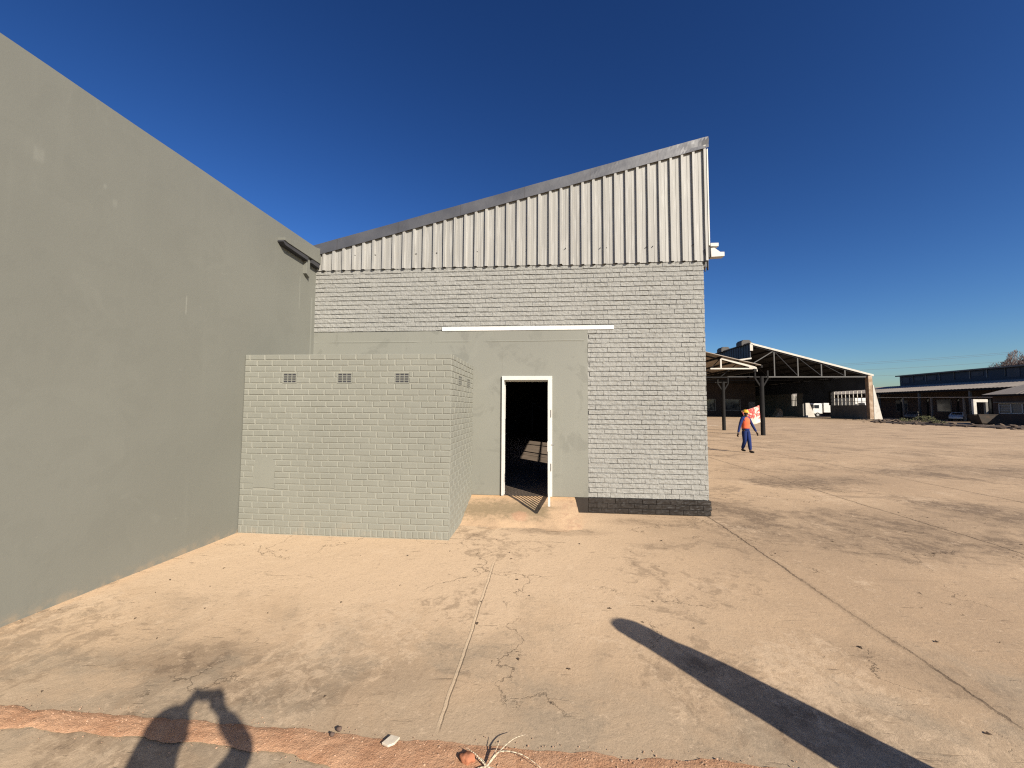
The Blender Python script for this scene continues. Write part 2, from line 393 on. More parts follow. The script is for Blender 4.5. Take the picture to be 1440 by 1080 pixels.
def m_print():
    b = NB('printed_sheet_cloth')
    n1 = b.noise(7.5, 3, .55, dist=1.0); n2 = b.noise(22, 3, .5)
    z = b.sep()[2]
    f = b.math('MULTIPLY', b.step(n1, .44, .5), b.step(z, 1.36, 1.46, .1, 1))
    col = b.mix(f, (.82, .76, .62), (.62, .10, .09))
    col = b.mix(b.step(n2, .56, .64, 0, .5), col, (.80, .72, .58))
    return b.done(col, .8, b.bump(n1, .2, .01), 0, .2)
M['print'] = m_print()

# ------------------------------------------------------------------ ground
def spaced(lo, hi, fine, out_lo, out_hi):
    v = [lo + i * (hi - lo) / round((hi - lo) / fine) for i in range(round((hi - lo) / fine) + 1)]
    s, a = fine, lo
    left = []
    while a > out_lo: s *= 1.22; a -= s; left.append(a)
    s, a = fine, hi
    right = []
    while a < out_hi: s *= 1.22; a += s; right.append(a)
    return left[::-1] + v + right
def gz(x, y):
    k = max(0, 1 - max(0, abs(x) - 10) / 20) * max(0, 1 - max(0, y - 12) / 20)
    return k * (.006 * nz(x, y, 0, .7) + .0035 * nz(x, y, 3, 2.3) + .002 * nz(x, y, 5, 6)) - .006
g = MB().grid(spaced(-5, 7, .07, -900, 1500), spaced(1.4, 8, .07, -400, 1900), lambda x, y: (x, y, gz(x, y)))
tag(g.build('ground', M['ground'], smooth=True), 'dusty worn concrete yard with cracks, slab joints and dark stains', kind='structure')

# soil-filled broken joint across the foreground
def edge(x, k):
    return .03 * nz(x, k, 0, 1.6) + .022 * nz(x, k, 3, 6) + .010 * nz(x, k, 7, 19)
def soil_pt(x, t):
    lo = 2.085 + edge(x, 1.3) - .16 * max(0, min(1, (x + 1.35) / .5)) + .0
    hi = 2.225 + edge(x, 8.8) + (.05 if x < -2.6 else 0) * 0
    y = lo + (hi - lo) * t
    rim = min(t, 1 - t) * 2
    z = .001 + .010 * min(1, rim * 2.2) * (.6 + .8 * abs(nz(x, y, 1, 7))) + .004 * nz(x, y, 2, 30) * min(1, rim * 3)
    return (x, y, z)
xs = [-4.46 + i * .018 for i in range(int(9.3 / .018))]
s = MB().grid(xs, [i / 14 for i in range(15)], soil_pt)
tag(s.build('soil', M['soil'], smooth=True), 'strip of red sandy soil in the broken joint', kind='structure')
gr = MB()
for i in range(1500):
    x = random.uniform(-4.3, 2.6); t = random.random()
    if random.random() < .25: t = random.choice((-.12, 1.12)) + random.gauss(0, .12)
    p = soil_pt(x, max(0, min(1, t))); r = random.choice((.0018, .0022, .003, .003, .0045)) * random.uniform(.7, 1.3)
    y = p[1] + (t - max(0, min(1, t))) * .2
    gr.blob((x, y, p[2] + r * .3), r, random.uniform(.8, 1.4), random.uniform(.8, 1.4), .7, .5, i, 1)
tag(gr.build('gravel', M['pebble']), 'loose pale grit scattered on the red soil strip', kind='stuff')
lt = MB()
for i in range(150):
    x = random.uniform(-4.2, 9); y = random.uniform(2.2, 9)
    if -1.5 > x and y > 5.2: continue
    if x < 2.9 and y > 6.0: continue
    a = random.uniform(0, 6.28); l = random.uniform(.006, .022); w = l * random.uniform(.3, .6)
    c, s_ = math.cos(a), math.sin(a); h = gz(x, y)
    pts = [(x - l * c, y - l * s_, h + .002), (x - w * s_, y + w * c, h + .009), (x + l * c, y + l * s_, h + .004), (x + w * s_, y - w * c, h + .011)]
    lt.add(pts + [(p[0], p[1], p[2] - .002) for p in pts], [(0, 1, 2, 3), (7, 6, 5, 4), (0, 4, 5, 1), (1, 5, 6, 2), (2, 6, 7, 3), (3, 7, 4, 0)])
tag(lt.build('litter', M['litter']), 'tiny dead leaf bits scattered over the concrete', kind='stuff')

# ------------------------------------------------------------------ brick builder
def bricks(mb, O, U, N, width, courses, cuts=(), L=.222, j=.010, d=.010, rnd=.002, rough=0.0, vfill=None, cell=.03, nvert=3, soldier=False, seed=0):
    """real bricks standing d proud of the plane through O; courses: list of (z0, z1); cuts: (u0,u1,z0,z1) openings"""
    rg = random.Random(seed); O, U, N = Vector(O), Vector(U), Vector(N)
    def P(u, z, k): return O + U * u + Vector((0, 0, z - O.z)) + N * k
    for ci, (z0, z1) in enumerate(courses):
        za, zb = z0 + j / 2, z1 - j / 2
        step = (.073 if (soldier and ci == 0) else L) + j
        u = -step * (.5 if ci % 2 else 0) - rg.uniform(0, .06)
        while u < width:
            spans = [(max(0, u), min(width, u + step - j))]
            off = rg.gauss(0, .0014 if rough else .0006); tilt = rg.gauss(0, .0012 if rough else .0006)
            for c0, c1, cz0, cz1 in cuts:
                if zb > cz0 + .02 and za < cz1 - .02:
                    out = []
                    for a, b_ in spans:
                        if b_ <= c0 or a >= c1: out.append((a, b_)); continue
                        if a < c0: out.append((a, c0))
                        if b_ > c1: out.append((c1, b_))
                    spans = out
            for a, b_ in spans:
                if b_ - a < .025: continue
                ja, jb = rg.gauss(0, .0018), rg.gauss(0, .0018)
                zj = .0022 if rough else .0012; z_a, z_b = za + rg.gauss(0, zj), zb + rg.gauss(0, zj)
                a2, b2 = a + (ja if a > 0.01 else 0), b_ + (jb if b_ < width - .01 else 0)
                nu = max(1, round((b2 - a2) / cell))
                us = [a2, a2 + rnd] + [a2 + (b2 - a2) * i / nu for i in range(1, nu)] + [b2 - rnd, b2]
                zs = [z_a, z_a + rnd] + [z_a + (z_b - z_a) * i / nvert for i in range(1, nvert)] + [z_b - rnd, z_b]
                vs = []
                for iz, z in enumerate(zs):
                    for iu, uu in enumerate(us):
                        e = iz in (0, len(zs) - 1) or iu in (0, len(us) - 1)
                        k = d + off + tilt * (uu - a) / L
                        du = dz = 0
                        if rough:
                            k += rough * (nz(uu * 15 + ci * 7.3, z * 24, seed) + .7 * nz(uu * 37, z * 55 + ci, seed + 5))
                            if e: dz = .0016 * nz(uu * 40, z * 40, 9)
                        else:
                            k += .0012 * nz(uu * 12, z * 20, seed)
                            if e: du = .0012 * nz(uu * 60, z * 60, 4); dz = .0014 * nz(uu * 35, z * 60, 8)
                        vs.append(P(uu + du, z + dz, k - (rnd * .9 if e else 0)))
                n = len(us); m = len(zs)
                fs = [(q * n + i, q * n + i + 1, (q + 1) * n + i + 1, (q + 1) * n + i) for q in range(m - 1) for i in range(n - 1)]
                ring = list(range(n)) + [q * n + n - 1 for q in range(1, m)] + [(m - 1) * n + i for i in range(n - 2, -1, -1)] + [q * n for q in range(m - 2, 0, -1)]
                o = len(vs)
                for r_ in ring:
                    p = vs[r_]; k = (p - O).dot(N); vs.append(p - N * (k + .004))
                q = len(ring)
                fs += [(ring[i], o + i, o + (i + 1) % q, ring[(i + 1) % q]) for i in range(q)]
                mb.add(vs, fs)
                if vfill is not None and b2 < width - .02:
                    v = [P(b2 - .003, za, vfill), P(b2 + j + .003, za, vfill), P(b2 + j + .003, zb, vfill), P(b2 - .003, zb, vfill)]
                    mb.add(v, [(0, 1, 2, 3)])
            u += step

YF, XR, XL, ZM = 7.096, 2.785, -4.445, 4.45      # facade plane, right corner, inner corner, top of brickwork
# ------------------------------------------------------------------ main building
main = empty('brick_warehouse', (0, YF, 0), 'grey painted brick warehouse with ribbed cladding under a sloping roof and an open white door', 'warehouse')
ZT = .262
wall = MB()
T0, T1 = YF + .008, YF + .22
DX0, DX1, DZ = -.80, .108, 2.403
wall.box(XL - .05, DX0, T0, T1, 0, ZM + .1); wall.box(DX1, XR - .008, T0, T1, 0, ZM + .1); wall.box(DX0, DX1, T0, T1, DZ, ZM + .1); wall.box(DX0, DX1, T0, T1, 0, ZT - .004)
PX1, PZ1 = .742, 3.245
nc = 49; ch = (ZM - ZT) / nc
bricks(wall, (XL, T0, ZT), (1, 0, 0), (0, -1, 0), XR - XL, [(ZT + i * ch, ZT + (i + 1) * ch) for i in range(nc)],
       cuts=[(-.1, PX1 - XL, 0, PZ1)], d=.017, rnd=.002, rough=.0065, j=.011, vfill=.0125, cell=.022, nvert=4, seed=3)
wall.build('brick_wall', M['brick_rough'], main)
# side wall facing the yard, with a long high window
sw = MB()
WY0, WY1, WZ0, WZ1 = 8.1, 14.8, 2.2, 3.36
YB = 25.0
S0, S1 = XR - .22, XR - .008
sw.box(S0, S1, T1, WY0, 0, ZM); sw.box(S0, S1, WY1, YB, 0, ZM); sw.box(S0, S1, WY0, WY1, 0, WZ0); sw.box(S0, S1, WY0, WY1, WZ1, ZM)
bricks(sw, (S1, T0, ZT), (0, 1, 0), (1, 0, 0), YB - T0, [(ZT + i * ch, ZT + (i + 1) * ch) for i in range(nc)],
       cuts=[(WY0 - T0, WY1 - T0, WZ0, WZ1)], d=.012, rnd=.0025, rough=.006, j=.009, vfill=.0075, cell=.09, nvert=2, seed=8)
sw.build('side_wall', M['brick_rough'], main)
win = MB()
for y in (WY0 + .02, 10.2, 12.95, WY1 - .02): win.box(S0 + .06, S0 + .12, y - (.11 if 9 < y < 14 else .02), y + (.11 if 9 < y < 14 else .02), WZ0, WZ1)
for z in (WZ0 + .02, 2.74, WZ1 - .02): win.box(S0 + .07, S0 + .11, WY0, WY1, z - .02, z + .02)
win.build('window_frame', M['steeldark'], main)
# smooth plaster panel round the door
pl = MB()
P0, P1 = YF - .013, T0 + .004
def panel(x0, x1, z0, z1):
    nx, nzv = max(2, int((x1 - x0) / .12)), max(2, int((z1 - z0) / .12))
    xs = [x0 + (x1 - x0) * i / nx for i in range(nx + 1)]; zs = [z0 + (z1 - z0) * i / nzv for i in range(nzv + 1)]
    def f(x, z):
        e = (.004 * nz(x, z, 2, 7)) if abs(z - PZ1) < .01 else 0
        return (x + (.003 * nz(x, z, 5, 9) if abs(x - PX1) < .01 else 0), P0 + .003 * nz(x, z, 0, 1.3), z + e)
    pl.grid(xs, zs, f)
    for a, b_ in (((x0, z0), (x1, z0)), ((x1, z0), (x1, z1)), ((x1, z1), (x0, z1)), ((x0, z1), (x0, z0))):
        pl.add([(a[0], P0, a[1]), (b_[0], P0, b_[1]), (b_[0], P1, b_[1]), (a[0], P1, a[1])], [(0, 1, 2, 3)])
panel(XL + .0, DX0, ZT, PZ1); panel(DX1, PX1, ZT, PZ1); panel(DX0, DX1, DZ, PZ1)
pl.build('plaster_panel', M['plaster2'], main)
ph = MB(); ph.grid([XL + .02 + i * .05 for i in range(int((PX1 - XL) / .05))], [0, 1, 2, 3], lambda x, k: (x, P0 - (.006 if k in (1, 2) else -.002) * (1 if nz(x, 3, 0, 2) > -.25 else .1), 3.03 + k * .012 + .008 * nz(x, 1, 0, 1.2)))
ph.build('plaster_seam', M['plaster2'], main, smooth=True)
st = MB().box(-1.931, 1.209, YF - .026, YF - .014 + .012, 3.243, 3.318)
st.build('white_strip', M['primer'], main, bevel=.003)
# black plinth
pn = MB(); pn.box(.50, PX1, YF - .022, YF + .006, -.02, ZT - .006); pn.box(PX1, XR + .012, YF - .016, YF + .006, -.02, ZT - .004)
pn.box(XR - .004, XR + .012, YF + .006, YB, -.02, ZT - .004)
bricks(pn, (PX1 + .004, YF - .016, 0), (1, 0, 0), (0, -1, 0), XR - PX1 + .03, [(.0 + i * .0855, .0855 + i * .0855) for i in range(3)], d=.014, rnd=.003, rough=.006, j=.009, vfill=.008, seed=21)
pn.build('plinth', M['plinth'], main)
# ribbed cladding
def ztop(x): return 4.74 + (x + 4.41) * (6.515 - 4.74) / (2.893 + 4.41)
cl = MB()
CX0, CX1 = -4.43, 2.868
nr = 37; pitch = (CX1 - CX0) / nr
prof = [(0, 0), (.052, 0), (.055, .004), (.060, .004), (.063, 0), (.104, 0), (.107, .004), (.112, .004), (.115, 0), (.134, 0), (.140, .040), (.178, .040), (pitch, 0)]
xs, ds = [], []
for i in range(nr):
    for u, k in prof[:-1]:
        xs.append(CX0 + i * pitch + u); ds.append(k)
xs.append(CX1); ds.append(0)
rows = 7
vs, fs = [], []
rg = random.Random(5)
bz = [rg.uniform(-.008, .008) for _ in range(nr // 4 + 2)]
for r_ in range(rows):
    for x, k in zip(xs, ds):
        zb = 4.442 + bz[int((x - CX0) / pitch) // 4]
        zt = ztop(x) + .06
        z = zb + (zt - zb) * r_ / (rows - 1)
        vs.append((x + .002 * nz(x, z, 0, 2), YF - .022 - k + .003 * nz(x, z, 4, 1.1), z))
n = len(xs)
fs = [(q * n + i, q * n + i + 1, (q + 1) * n + i + 1, (q + 1) * n + i) for q in range(rows - 1) for i in range(n - 1)]
cl.add(vs, fs)
o = cl.build('cladding', M['clad'], main)
m_ = o.modifiers.new('solid', 'SOLIDIFY'); m_.thickness = .0015; m_.offset = 1
bo = MB()
for x in (-3.65, -3.25, -2.45, -2.05, -1.28, -.512, -.354, .348, .464, .975, 1.089, 1.791, 1.903, 2.604):
    z = 4.735 + random.uniform(-.012, .012)
    MB().tube((x, YF - .02, z), (x, YF - .055, z), .008, .006, 8).build('fixing_bolt', M['steeldark'], main)
# verge flashing: long folded strip with seams and a crumpled end
fl = MB()
fx = [-4.49 + i * (2.9 + 4.49) / 120 for i in range(121)]
def fpt(x, v):
    zl = ztop(x); 
    t = (x + 4.49) / 7.39
    h = .215 - .01 * t
    dent = .006 * nz(x, v, 0, 1.6) + .004 * nz(x, v, 4, 4.5)
    if x > 2.35: dent += .03 * nz(x, v * .3, 9, 4.2) * (x - 2.35) / .5
    if v <= 3: return (x, YF - .072 + dent * (1 if v > 0 else .5), zl - .005 + h * v / 3 + (.004 * nz(x, 0, 1, 3) if v == 0 else 0))
    return (x, YF - .07 + (v - 3) * .12, zl - .005 + h + .004 * (v - 3))
fl.grid(fx, [0, 1, 2, 3, 4, 5], fpt)
o = fl.build('verge_flashing', M['flash'], main)
m_ = o.modifiers.new('solid', 'SOLIDIFY'); m_.thickness = .004; m_.offset = -1
ct = MB(); ct.box(2.869, 2.893, YF - .045, YF + .12, 4.72, 6.50); ct.build('corner_trim', M['galv'], main, bevel=.003)
sc = MB(); sc.box(2.80, 2.866, YF + .02, YB, 4.36, 6.6); sc.box(S0, 2.80, YF + .22, YB, 4.36, 4.6); sc.build('side_cladding', M['clad'], main)
rf = MB().prism([(-4.49, ztop(-4.49) + .20), (2.9, ztop(2.9) + .195), (2.9, ztop(2.9) + .15), (-4.49, ztop(-4.49) + .155)], 1, YF - .05, YB + .1)
rf.build('roof', M['roofdark'], main)
# gutter with its end bracket sticking out past the corner
gt = MB(); gt.prism([(2.896, 4.665), (2.955, 4.67), (3.055, 4.592), (3.125, 4.592), (3.125, 4.515), (2.90, 4.505)], 1, YF - .06, YF + .06)
gt.build('gutter_end', M['galv'], main, bevel=.004)
gb = MB(); gb.box(2.896, 3.035, YF - .05, YF + .1, 4.70, 4.762); gb.build('gutter_bracket', M['galv'], main, bevel=.004)
dv = MB(); dv.prism([(2.80, 4.66), (2.84, 4.685), (2.885, 4.69), (2.893, 4.62), (2.88, 4.50), (2.81, 4.49)], 1, YF - .058, YF + .05)
dv.box(2.80, 2.815, YF - .03, YF - .002, 4.26, 4.48); dv.box(2.862, 2.876, YF + .0, YF + .05, 4.3, 4.5)
dv.build('gutter_gap_shade', M['dark_void'], main)  # dark pieces stand in for the shaded opening beside the gutter end
# inner lining
il = MB(); il.box(XL, XL + .2, T1, YB, 0, ztop(XL) + .1); il.box(XL, XR, YB, YB + .2, 0, 6.6); il.build('inner_wall', M['inside'], main)
fr = MB(); fr.box(XL + .2, S0, T1, YB, .02, ZT - .002); fr.box(DX0, DX1, YF - .01, T1, ZT - .003, ZT - .0005); fr.build('inner_floor', M['inside_floor'], main)
uf = MB()
for x, z in ((-3.2, 4.7), (0, 5.4), (2.4, 6.0)): uf.box(x, x + .0, 8, 8, z, z) if False else None
hr = MB(); hr.path([(-.43, 12, 1.98), (1.4, 12, .95)], .022); hr.path([(-.43, 12, 1.98), (-.43, 12, 1.05)], .02); hr.path([(.35, 12, 1.55), (.35, 12, .3)], .02)
hr.build('handrail', M['steeldark'], main)
# white steel door frame
df = MB()
FY0, FY1 = YF - .05, YF + .15
df.box(DX0, -.758, FY0, FY1, ZT, DZ - .075); df.box(.045, DX1, FY0, FY1, ZT, DZ - .075); df.box(DX0, DX1, FY0, FY1, DZ - .075, DZ)
frame = df.build('door_frame', M['white'], main, bevel=.004)
stp = MB(); stp.box(-.758, -.748, YF + .06, FY1, ZT, DZ - .095); stp.box(.025, .045, YF + .06, FY1, ZT, DZ - .095); stp.box(-.758, .045, YF + .06, FY1, DZ - .095, DZ - .075); stp.build('door_stop', M['white'], frame)
for z in (.78, 1.73):
    MB().tube((.079, YF - .062, z - .065), (.079, YF - .062, z + .065), .012, n=10).build('hinge', M['trussgrey'], frame, smooth=False)
# security gate standing open at a right angle, seen edge-on
gx, gy0, gy1, gz0, gz1 = .047, 6.27, 7.035, .285, 2.30
ga = MB()
ga.box(gx - .018, gx + .018, gy0, gy0 + .042, gz0, gz1); ga.box(gx - .018, gx + .018, gy1 - .036, gy1, gz0, gz1)
for z, h in ((gz0, .045), (gz1 - .045, .045), (1.22, .05)): ga.box(gx - .016, gx + .016, gy0 + .042, gy1 - .036, z, z + h)
gate = ga.build('gate', M['white'], main, bevel=.002)
gbars = MB()
for i in range(8):
    y = gy0 + .04 + (gy1 - gy0 - .08) * (i + 1) / 9
    gbars.box(gx - .0085, gx + .0085, y - .0085, y + .0085, gz0 + .045, gz1 - .045)
gbars.build('gate_bars', M['white'], gate)
lk = MB(); lk.box(gx - .028, gx + .028, gy0 - .004, gy0 + .13, 1.14, 1.30); lk.build('lock_box', M['white'], gate, bevel=.003)
hd = MB(); hd.path([(gx + .03, gy0 + .05, 1.24), (gx + .075, gy0 + .05, 1.24), (gx + .075, gy0 + .16, 1.235)], .009, 8); hd.build('handle', M['steelgrey'], gate)

# ------------------------------------------------------------------ ramp at the door
def ramp_z(x, y):
    t = max(0, min(1, (YF - y) / (1.0 + .05 * nz(x, 0, 0, 2))))
    z = ZT - .004 - (ZT + .004) * (t ** 1.15)
    return z + (.006 * nz(x, y, 0, 3) + .003 * nz(x, y, 4, 9)) * min(1, t * 4)
rm = MB()
RX0, RX1 = -1.345, .505
rx = [RX0 + (RX1 - RX0) * i / 60 for i in range(61)]
ry = [5.98 + (YF - .002 - 5.98) * i / 40 for i in range(41)]
def rpt(x, y):
    e = (RX1 - x < .001); f = (7.096 - y) / 1.05
    return (x + (.045 * f + .006 * nz(x, y, 3, 8) if x > .3 else 0) * (x - .3) / .2 if x > .3 else x, y, ramp_z(x, y))
rm.grid(rx, ry, rpt)
edge_pts = [rpt(RX1, y) for y in ry]
for a, b_ in zip(edge_pts[:-1], edge_pts[1:]):
    rm.add([a, b_, (b_[0] + .012, b_[1], -.03), (a[0] + .012, a[1], -.03)], [(0, 1, 2, 3)])
def m_ramp():
    b = NB('ramp_concrete'); X, Y, Z = b.sep()
    n1 = b.noise(2.2, 8, .68, dist=.5); n2 = b.noise(11, 8, .7); n3 = b.noise(70, 5, .7)
    col = b.mix(b.step(n1, .36, .64), (.50, .35, .225), (.60, .42, .265))
    col = b.mix(b.step(Y, 6.85, 7.1, 0, .75), col, (.66, .42, .22))
    d = b.math('ADD', b.math('ABSOLUTE', b.math('SUBTRACT', Y, 6.62)), b.math('MULTIPLY', b.math('SUBTRACT', n2, .5), .9))
    col = b.mix(b.math('MULTIPLY', b.step(d, .05, .42, .85, 0), b.step(b.math('ADD', b.math('MULTIPLY', n1, 1.2), X), .75, .4)), col, (.27, .205, .125))
    rd = b.math('ADD', b.math('POWER', b.math('ADD', X, .42), 2), b.math('POWER', b.math('SUBTRACT', Y, 6.42), 2))
    rd = b.math('ADD', rd, b.math('MULTIPLY', b.math('SUBTRACT', n2, .5), .05))
    col = b.mix(b.step(rd, .004, .03, .5, 0), col, (.60, .33, .21))
    col = b.mix(b.math('MULTIPLY', b.step(X, .1, .4), b.step(n2, .45, .6, 0, .7)), col, (.46, .29, .19))
    col = b.mix(b.step(n2, .58, .7, 0, .5), col, (.27, .2, .14)); col = b.mix(b.step(n3, .6, .72, 0, .4), col, (.68, .54, .38))
    return b.done(col, .92, b.bump(b.math('ADD', n2, b.math('MULTIPLY', n3, .3)), .5, .02), 0, .2)
tag(rm.build('ramp', m_ramp(), smooth=True), 'short sloping concrete ramp below the open white door', 'ramp')

# ------------------------------------------------------------------ brick outbuilding
YO, XO, ZO = 5.429, -1.336, 2.598
ob = empty('brick_outbuilding', (-2.9, 6.2, 0), 'low flat topped grey painted brick outbuilding with square air vents', 'outbuilding')
oc = [(.0, .105)] + [(.105 + i * (ZO - .105) / 29, .105 + (i + 1) * (ZO - .105) / 29) for i in range(29)]
XOL = -4.458
b_ = MB()
mo = MB(); mo.box(XOL, XO - .006, YO + .006, YO + .12, -.03, ZO - .004); mo.box(XO - .12, XO - .006, YO + .12, P0 - .001, -.03, ZO - .004); mo.build('mortar_joints', M['mortar'], ob)
vents_f = [(-3.858, -3.643), (-3.022, -2.80), (-2.165, -1.945)]
vz0, vz1 = 2.172, 2.322
cuts = [(a - XOL, c - XOL, vz0, vz1) for a, c in vents_f] + [(-4.24 - XOL, -3.945 - XOL, .66, 1.07)]
bricks(b_, (XOL, YO + .006, 0), (1, 0, 0), (0, -1, 0), XO - XOL, oc, cuts=cuts, d=.0075, rnd=.0055, j=.012, cell=.05, nvert=2, soldier=True, seed=11)
vents_s = [(5.89, 6.13), (6.55, 6.79)]
bricks(b_, (XO - .006, YO + .0, 0), (0, 1, 0), (1, 0, 0), P0 - YO, oc, cuts=[(a - YO, c - YO, vz0, vz1) for a, c in vents_s], d=.0075, rnd=.0055, j=.012, cell=.05, nvert=2, soldier=True, seed=12)
b_.build('brick_wall', M['brick_smooth'], ob)
MB().box(XOL + .0, XO - .12, YO + .12, P0 - .001, ZO - .1, ZO - .03).build('roof', M['plaster'], ob)
pt = MB()
pa = [(-4.262, .648), (-4.1, .655), (-3.925, .645), (-3.93, .85), (-3.922, .97), (-3.95, 1.055), (-4.0, 1.085), (-4.1, 1.095), (-4.18, 1.088), (-4.235, 1.06), (-4.25, .95), (-4.245, .8)]
pt.prism(pa, 1, YO - .003, YO + .004); pt.build('plaster_patch', M['brick_smooth'], ob)
def vent(front, a, c):
    fr_ = MB(); bk = MB()
    cols, rws = 3, 4
    def bx(u0, u1, z0, z1, k0, k1, mb):
        if front: mb.box(u0, u1, YO - k1, YO - k0, z0, z1)
        else: mb.box(XO + k0, XO + k1, u0, u1, z0, z1)
    ew = .014
    bx(a, a + ew, vz0, vz1, -.03, .001, fr_); bx(c - ew, c, vz0, vz1, -.03, .001, fr_)
    bx(a + ew, c - ew, vz0, vz0 + .012, -.03, .001, fr_); bx(a + ew, c - ew, vz1 - .012, vz1, -.03, .001, fr_)
    for i in range(1, cols):
        u = a + ew + (c - a - 2 * ew) * i / cols; bx(u - .005, u + .005, vz0 + .012, vz1 - .012, -.03, .0, fr_)
    for i in range(1, rws):
        z = vz0 + .012 + (vz1 - vz0 - .024) * i / rws; bx(a + ew, c - ew, z - .0055, z + .0055, -.03, -.001, fr_)
    v = fr_.build('air_vent', M['brick_smooth'], ob)
    bx(a, c, vz0, vz1, -.0055, -.004, bk) if False else bx(a + .002, c - .002, vz0 + .002, vz1 - .002, -.0058, -.0035, bk)
    bk.build('vent_hole_shade', M['dark_void'], v)  # dark plate painted as the shade inside the vent openings
for a, c in vents_f: vent(True, a, c)
for a, c in vents_s: vent(False, a, c)

# ------------------------------------------------------------------ plastered building on the left
lb = empty('plastered_building', (-5, 0, 0), 'tall plain grey plastered wall of the neighbouring building', 'building')
def xw(y): return -4.5375 + .0136 * y
w = MB()
ys = [-9 + i * .25 for i in range(65)] + [YF + .005]
zs = [-.05, 0, .15, .4] + [.8 + i * .4 for i in range(10)] + [4.88, 4.905]
def wpt(y, z):
    e = .01 * nz(y, z, 0, .35) + .003 * nz(y, z, 3, 1.4)
    return (xw(y) + e * (0 if z > 4.85 else 1), y, z + (.006 * nz(y, 0, 0, 1.2) if z > 4.88 else 0))
w.grid(ys, zs, wpt)
w.grid(ys, [0, 1, 2], lambda y, k: (xw(y) - .12 * k, y, 4.905 + .006 * nz(y, 0, 0, 1.2)))
w.add([(xw(-9), -9, -.05), (xw(-9), -9, 4.905), (-13, -9, 4.905), (-13, -9, -.05)], [(0, 1, 2, 3)])
w.add([(xw(YF) - .24, YF + .005, -.05), (xw(YF) - .24, YF + .005, 4.905), (-13, YF + .005, 4.905), (-13, YF + .005, -.05)], [(0, 1, 2, 3)])
w.build('wall', M['plaster'], lb, smooth=False)
MB().box(-13, xw(0) - .24, -9, YF, 4.5, 4.6).build('roof', M['rooftan'], lb)
# concrete ledge with a dark piece standing for its underside shade, and a small bracket, at the inner corner
lg = MB(); x0 = xw(6.6) - .01
lg.prism([(6.02, 4.645), (6.02, 4.60), (6.10, 4.588), (7.06, 4.575), (7.06, 4.872)], 0, x0 - .02, x0 + .12)
lg.build('ledge', M['plaster'], lb, bevel=.003)
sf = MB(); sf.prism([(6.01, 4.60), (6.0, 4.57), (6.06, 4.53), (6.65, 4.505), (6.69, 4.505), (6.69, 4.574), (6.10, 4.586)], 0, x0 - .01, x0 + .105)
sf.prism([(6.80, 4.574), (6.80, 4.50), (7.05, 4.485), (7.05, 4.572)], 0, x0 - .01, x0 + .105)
sf.build('soffit_shade', M['dark_void'], lb)
bkm = MB(); bkm.prism([(6.695, 4.27), (6.795, 4.22), (6.795, 4.58), (6.695, 4.58)], 0, x0 - .01, x0 + .075)
bkm.build('bracket', M['plaster'], lb, bevel=.003)

# ------------------------------------------------------------------ small debris in the soil strip
tl = MB(); tl.prism([(-.885, 2.16), (-.855, 2.215), (-.80, 2.205), (-.815, 2.165), (-.845, 2.145)], 2, .012, .024)
tag(tl.build('tile_shard', M['tile'], bevel=.002), 'broken pale tile shard lying on the red soil strip', 'tile shard')
bf = MB().blob((-.405, 2.115, .018), .036, 1.1, .8, .75, .4, 4, 3)
tag(bf.build('brick_fragment', M['redbrick'], smooth=True), 'rounded red brick fragment beside the dry stems', 'brick fragment')
sm = MB()
def stem(pts, r):
    out = []
    for i in range(13):
        t = i / 12; n_ = len(pts) - 1; k = min(int(t * n_), n_ - 1); u = t * n_ - k
        P = [Vector(p) for p in pts]
        p0, p1, p2, p3 = P[max(0, k - 1)], P[k], P[k + 1], P[min(n_, k + 2)]
        out.append(.5 * ((2 * p1) + (p2 - p0) * u + (2 * p0 - 5 * p1 + 4 * p2 - p3) * u * u + (3 * p1 - p0 - 3 * p2 + p3) * u ** 3))
    for i, (a, b2) in enumerate(zip(out[:-1], out[1:])): sm.tube(a, b2, r * (1 - i / 16), r * (1 - (i + 1) / 16), 6)
c0 = (-.30, 2.075, .02)
stem([c0, (-.36, 2.11, .045), (-.42, 2.14, .05)], .004)
stem([c0, (-.24, 2.12, .06), (-.12, 2.125, .05), (.0, 2.075, .02)], .004)
stem([c0, (-.235, 2.13, .06), (-.17, 2.175, .085), (-.11, 2.20, .09)], .0045)
stem([c0, (-.26, 2.14, .05), (-.245, 2.2, .06)], .0035)
stem([(-.36, 2.06, .012), c0, (-.2, 2.06, .016), (-.05, 2.05, .012)], .005)
stem([c0, (-.33, 2.115, .02), (-.36, 2.12, .015)], .006)
tag(sm.build('dry_stems', M['straw'], smooth=True), 'bundle of bleached dry plant stems on the red soil', 'dry stems')
for i, (x, y, r, l) in enumerate(((-1.165, 2.235, .016, 'round dark pebble at the upper edge of the soil strip'), (-1.185, 2.195, .014, 'smaller dark pebble just below another on the red soil'))):
    tag(MB().blob((x, y, .016), r, 1, .8, .8, .3, i, 2).build('pebble', M['stone'], smooth=True), l, 'pebble')

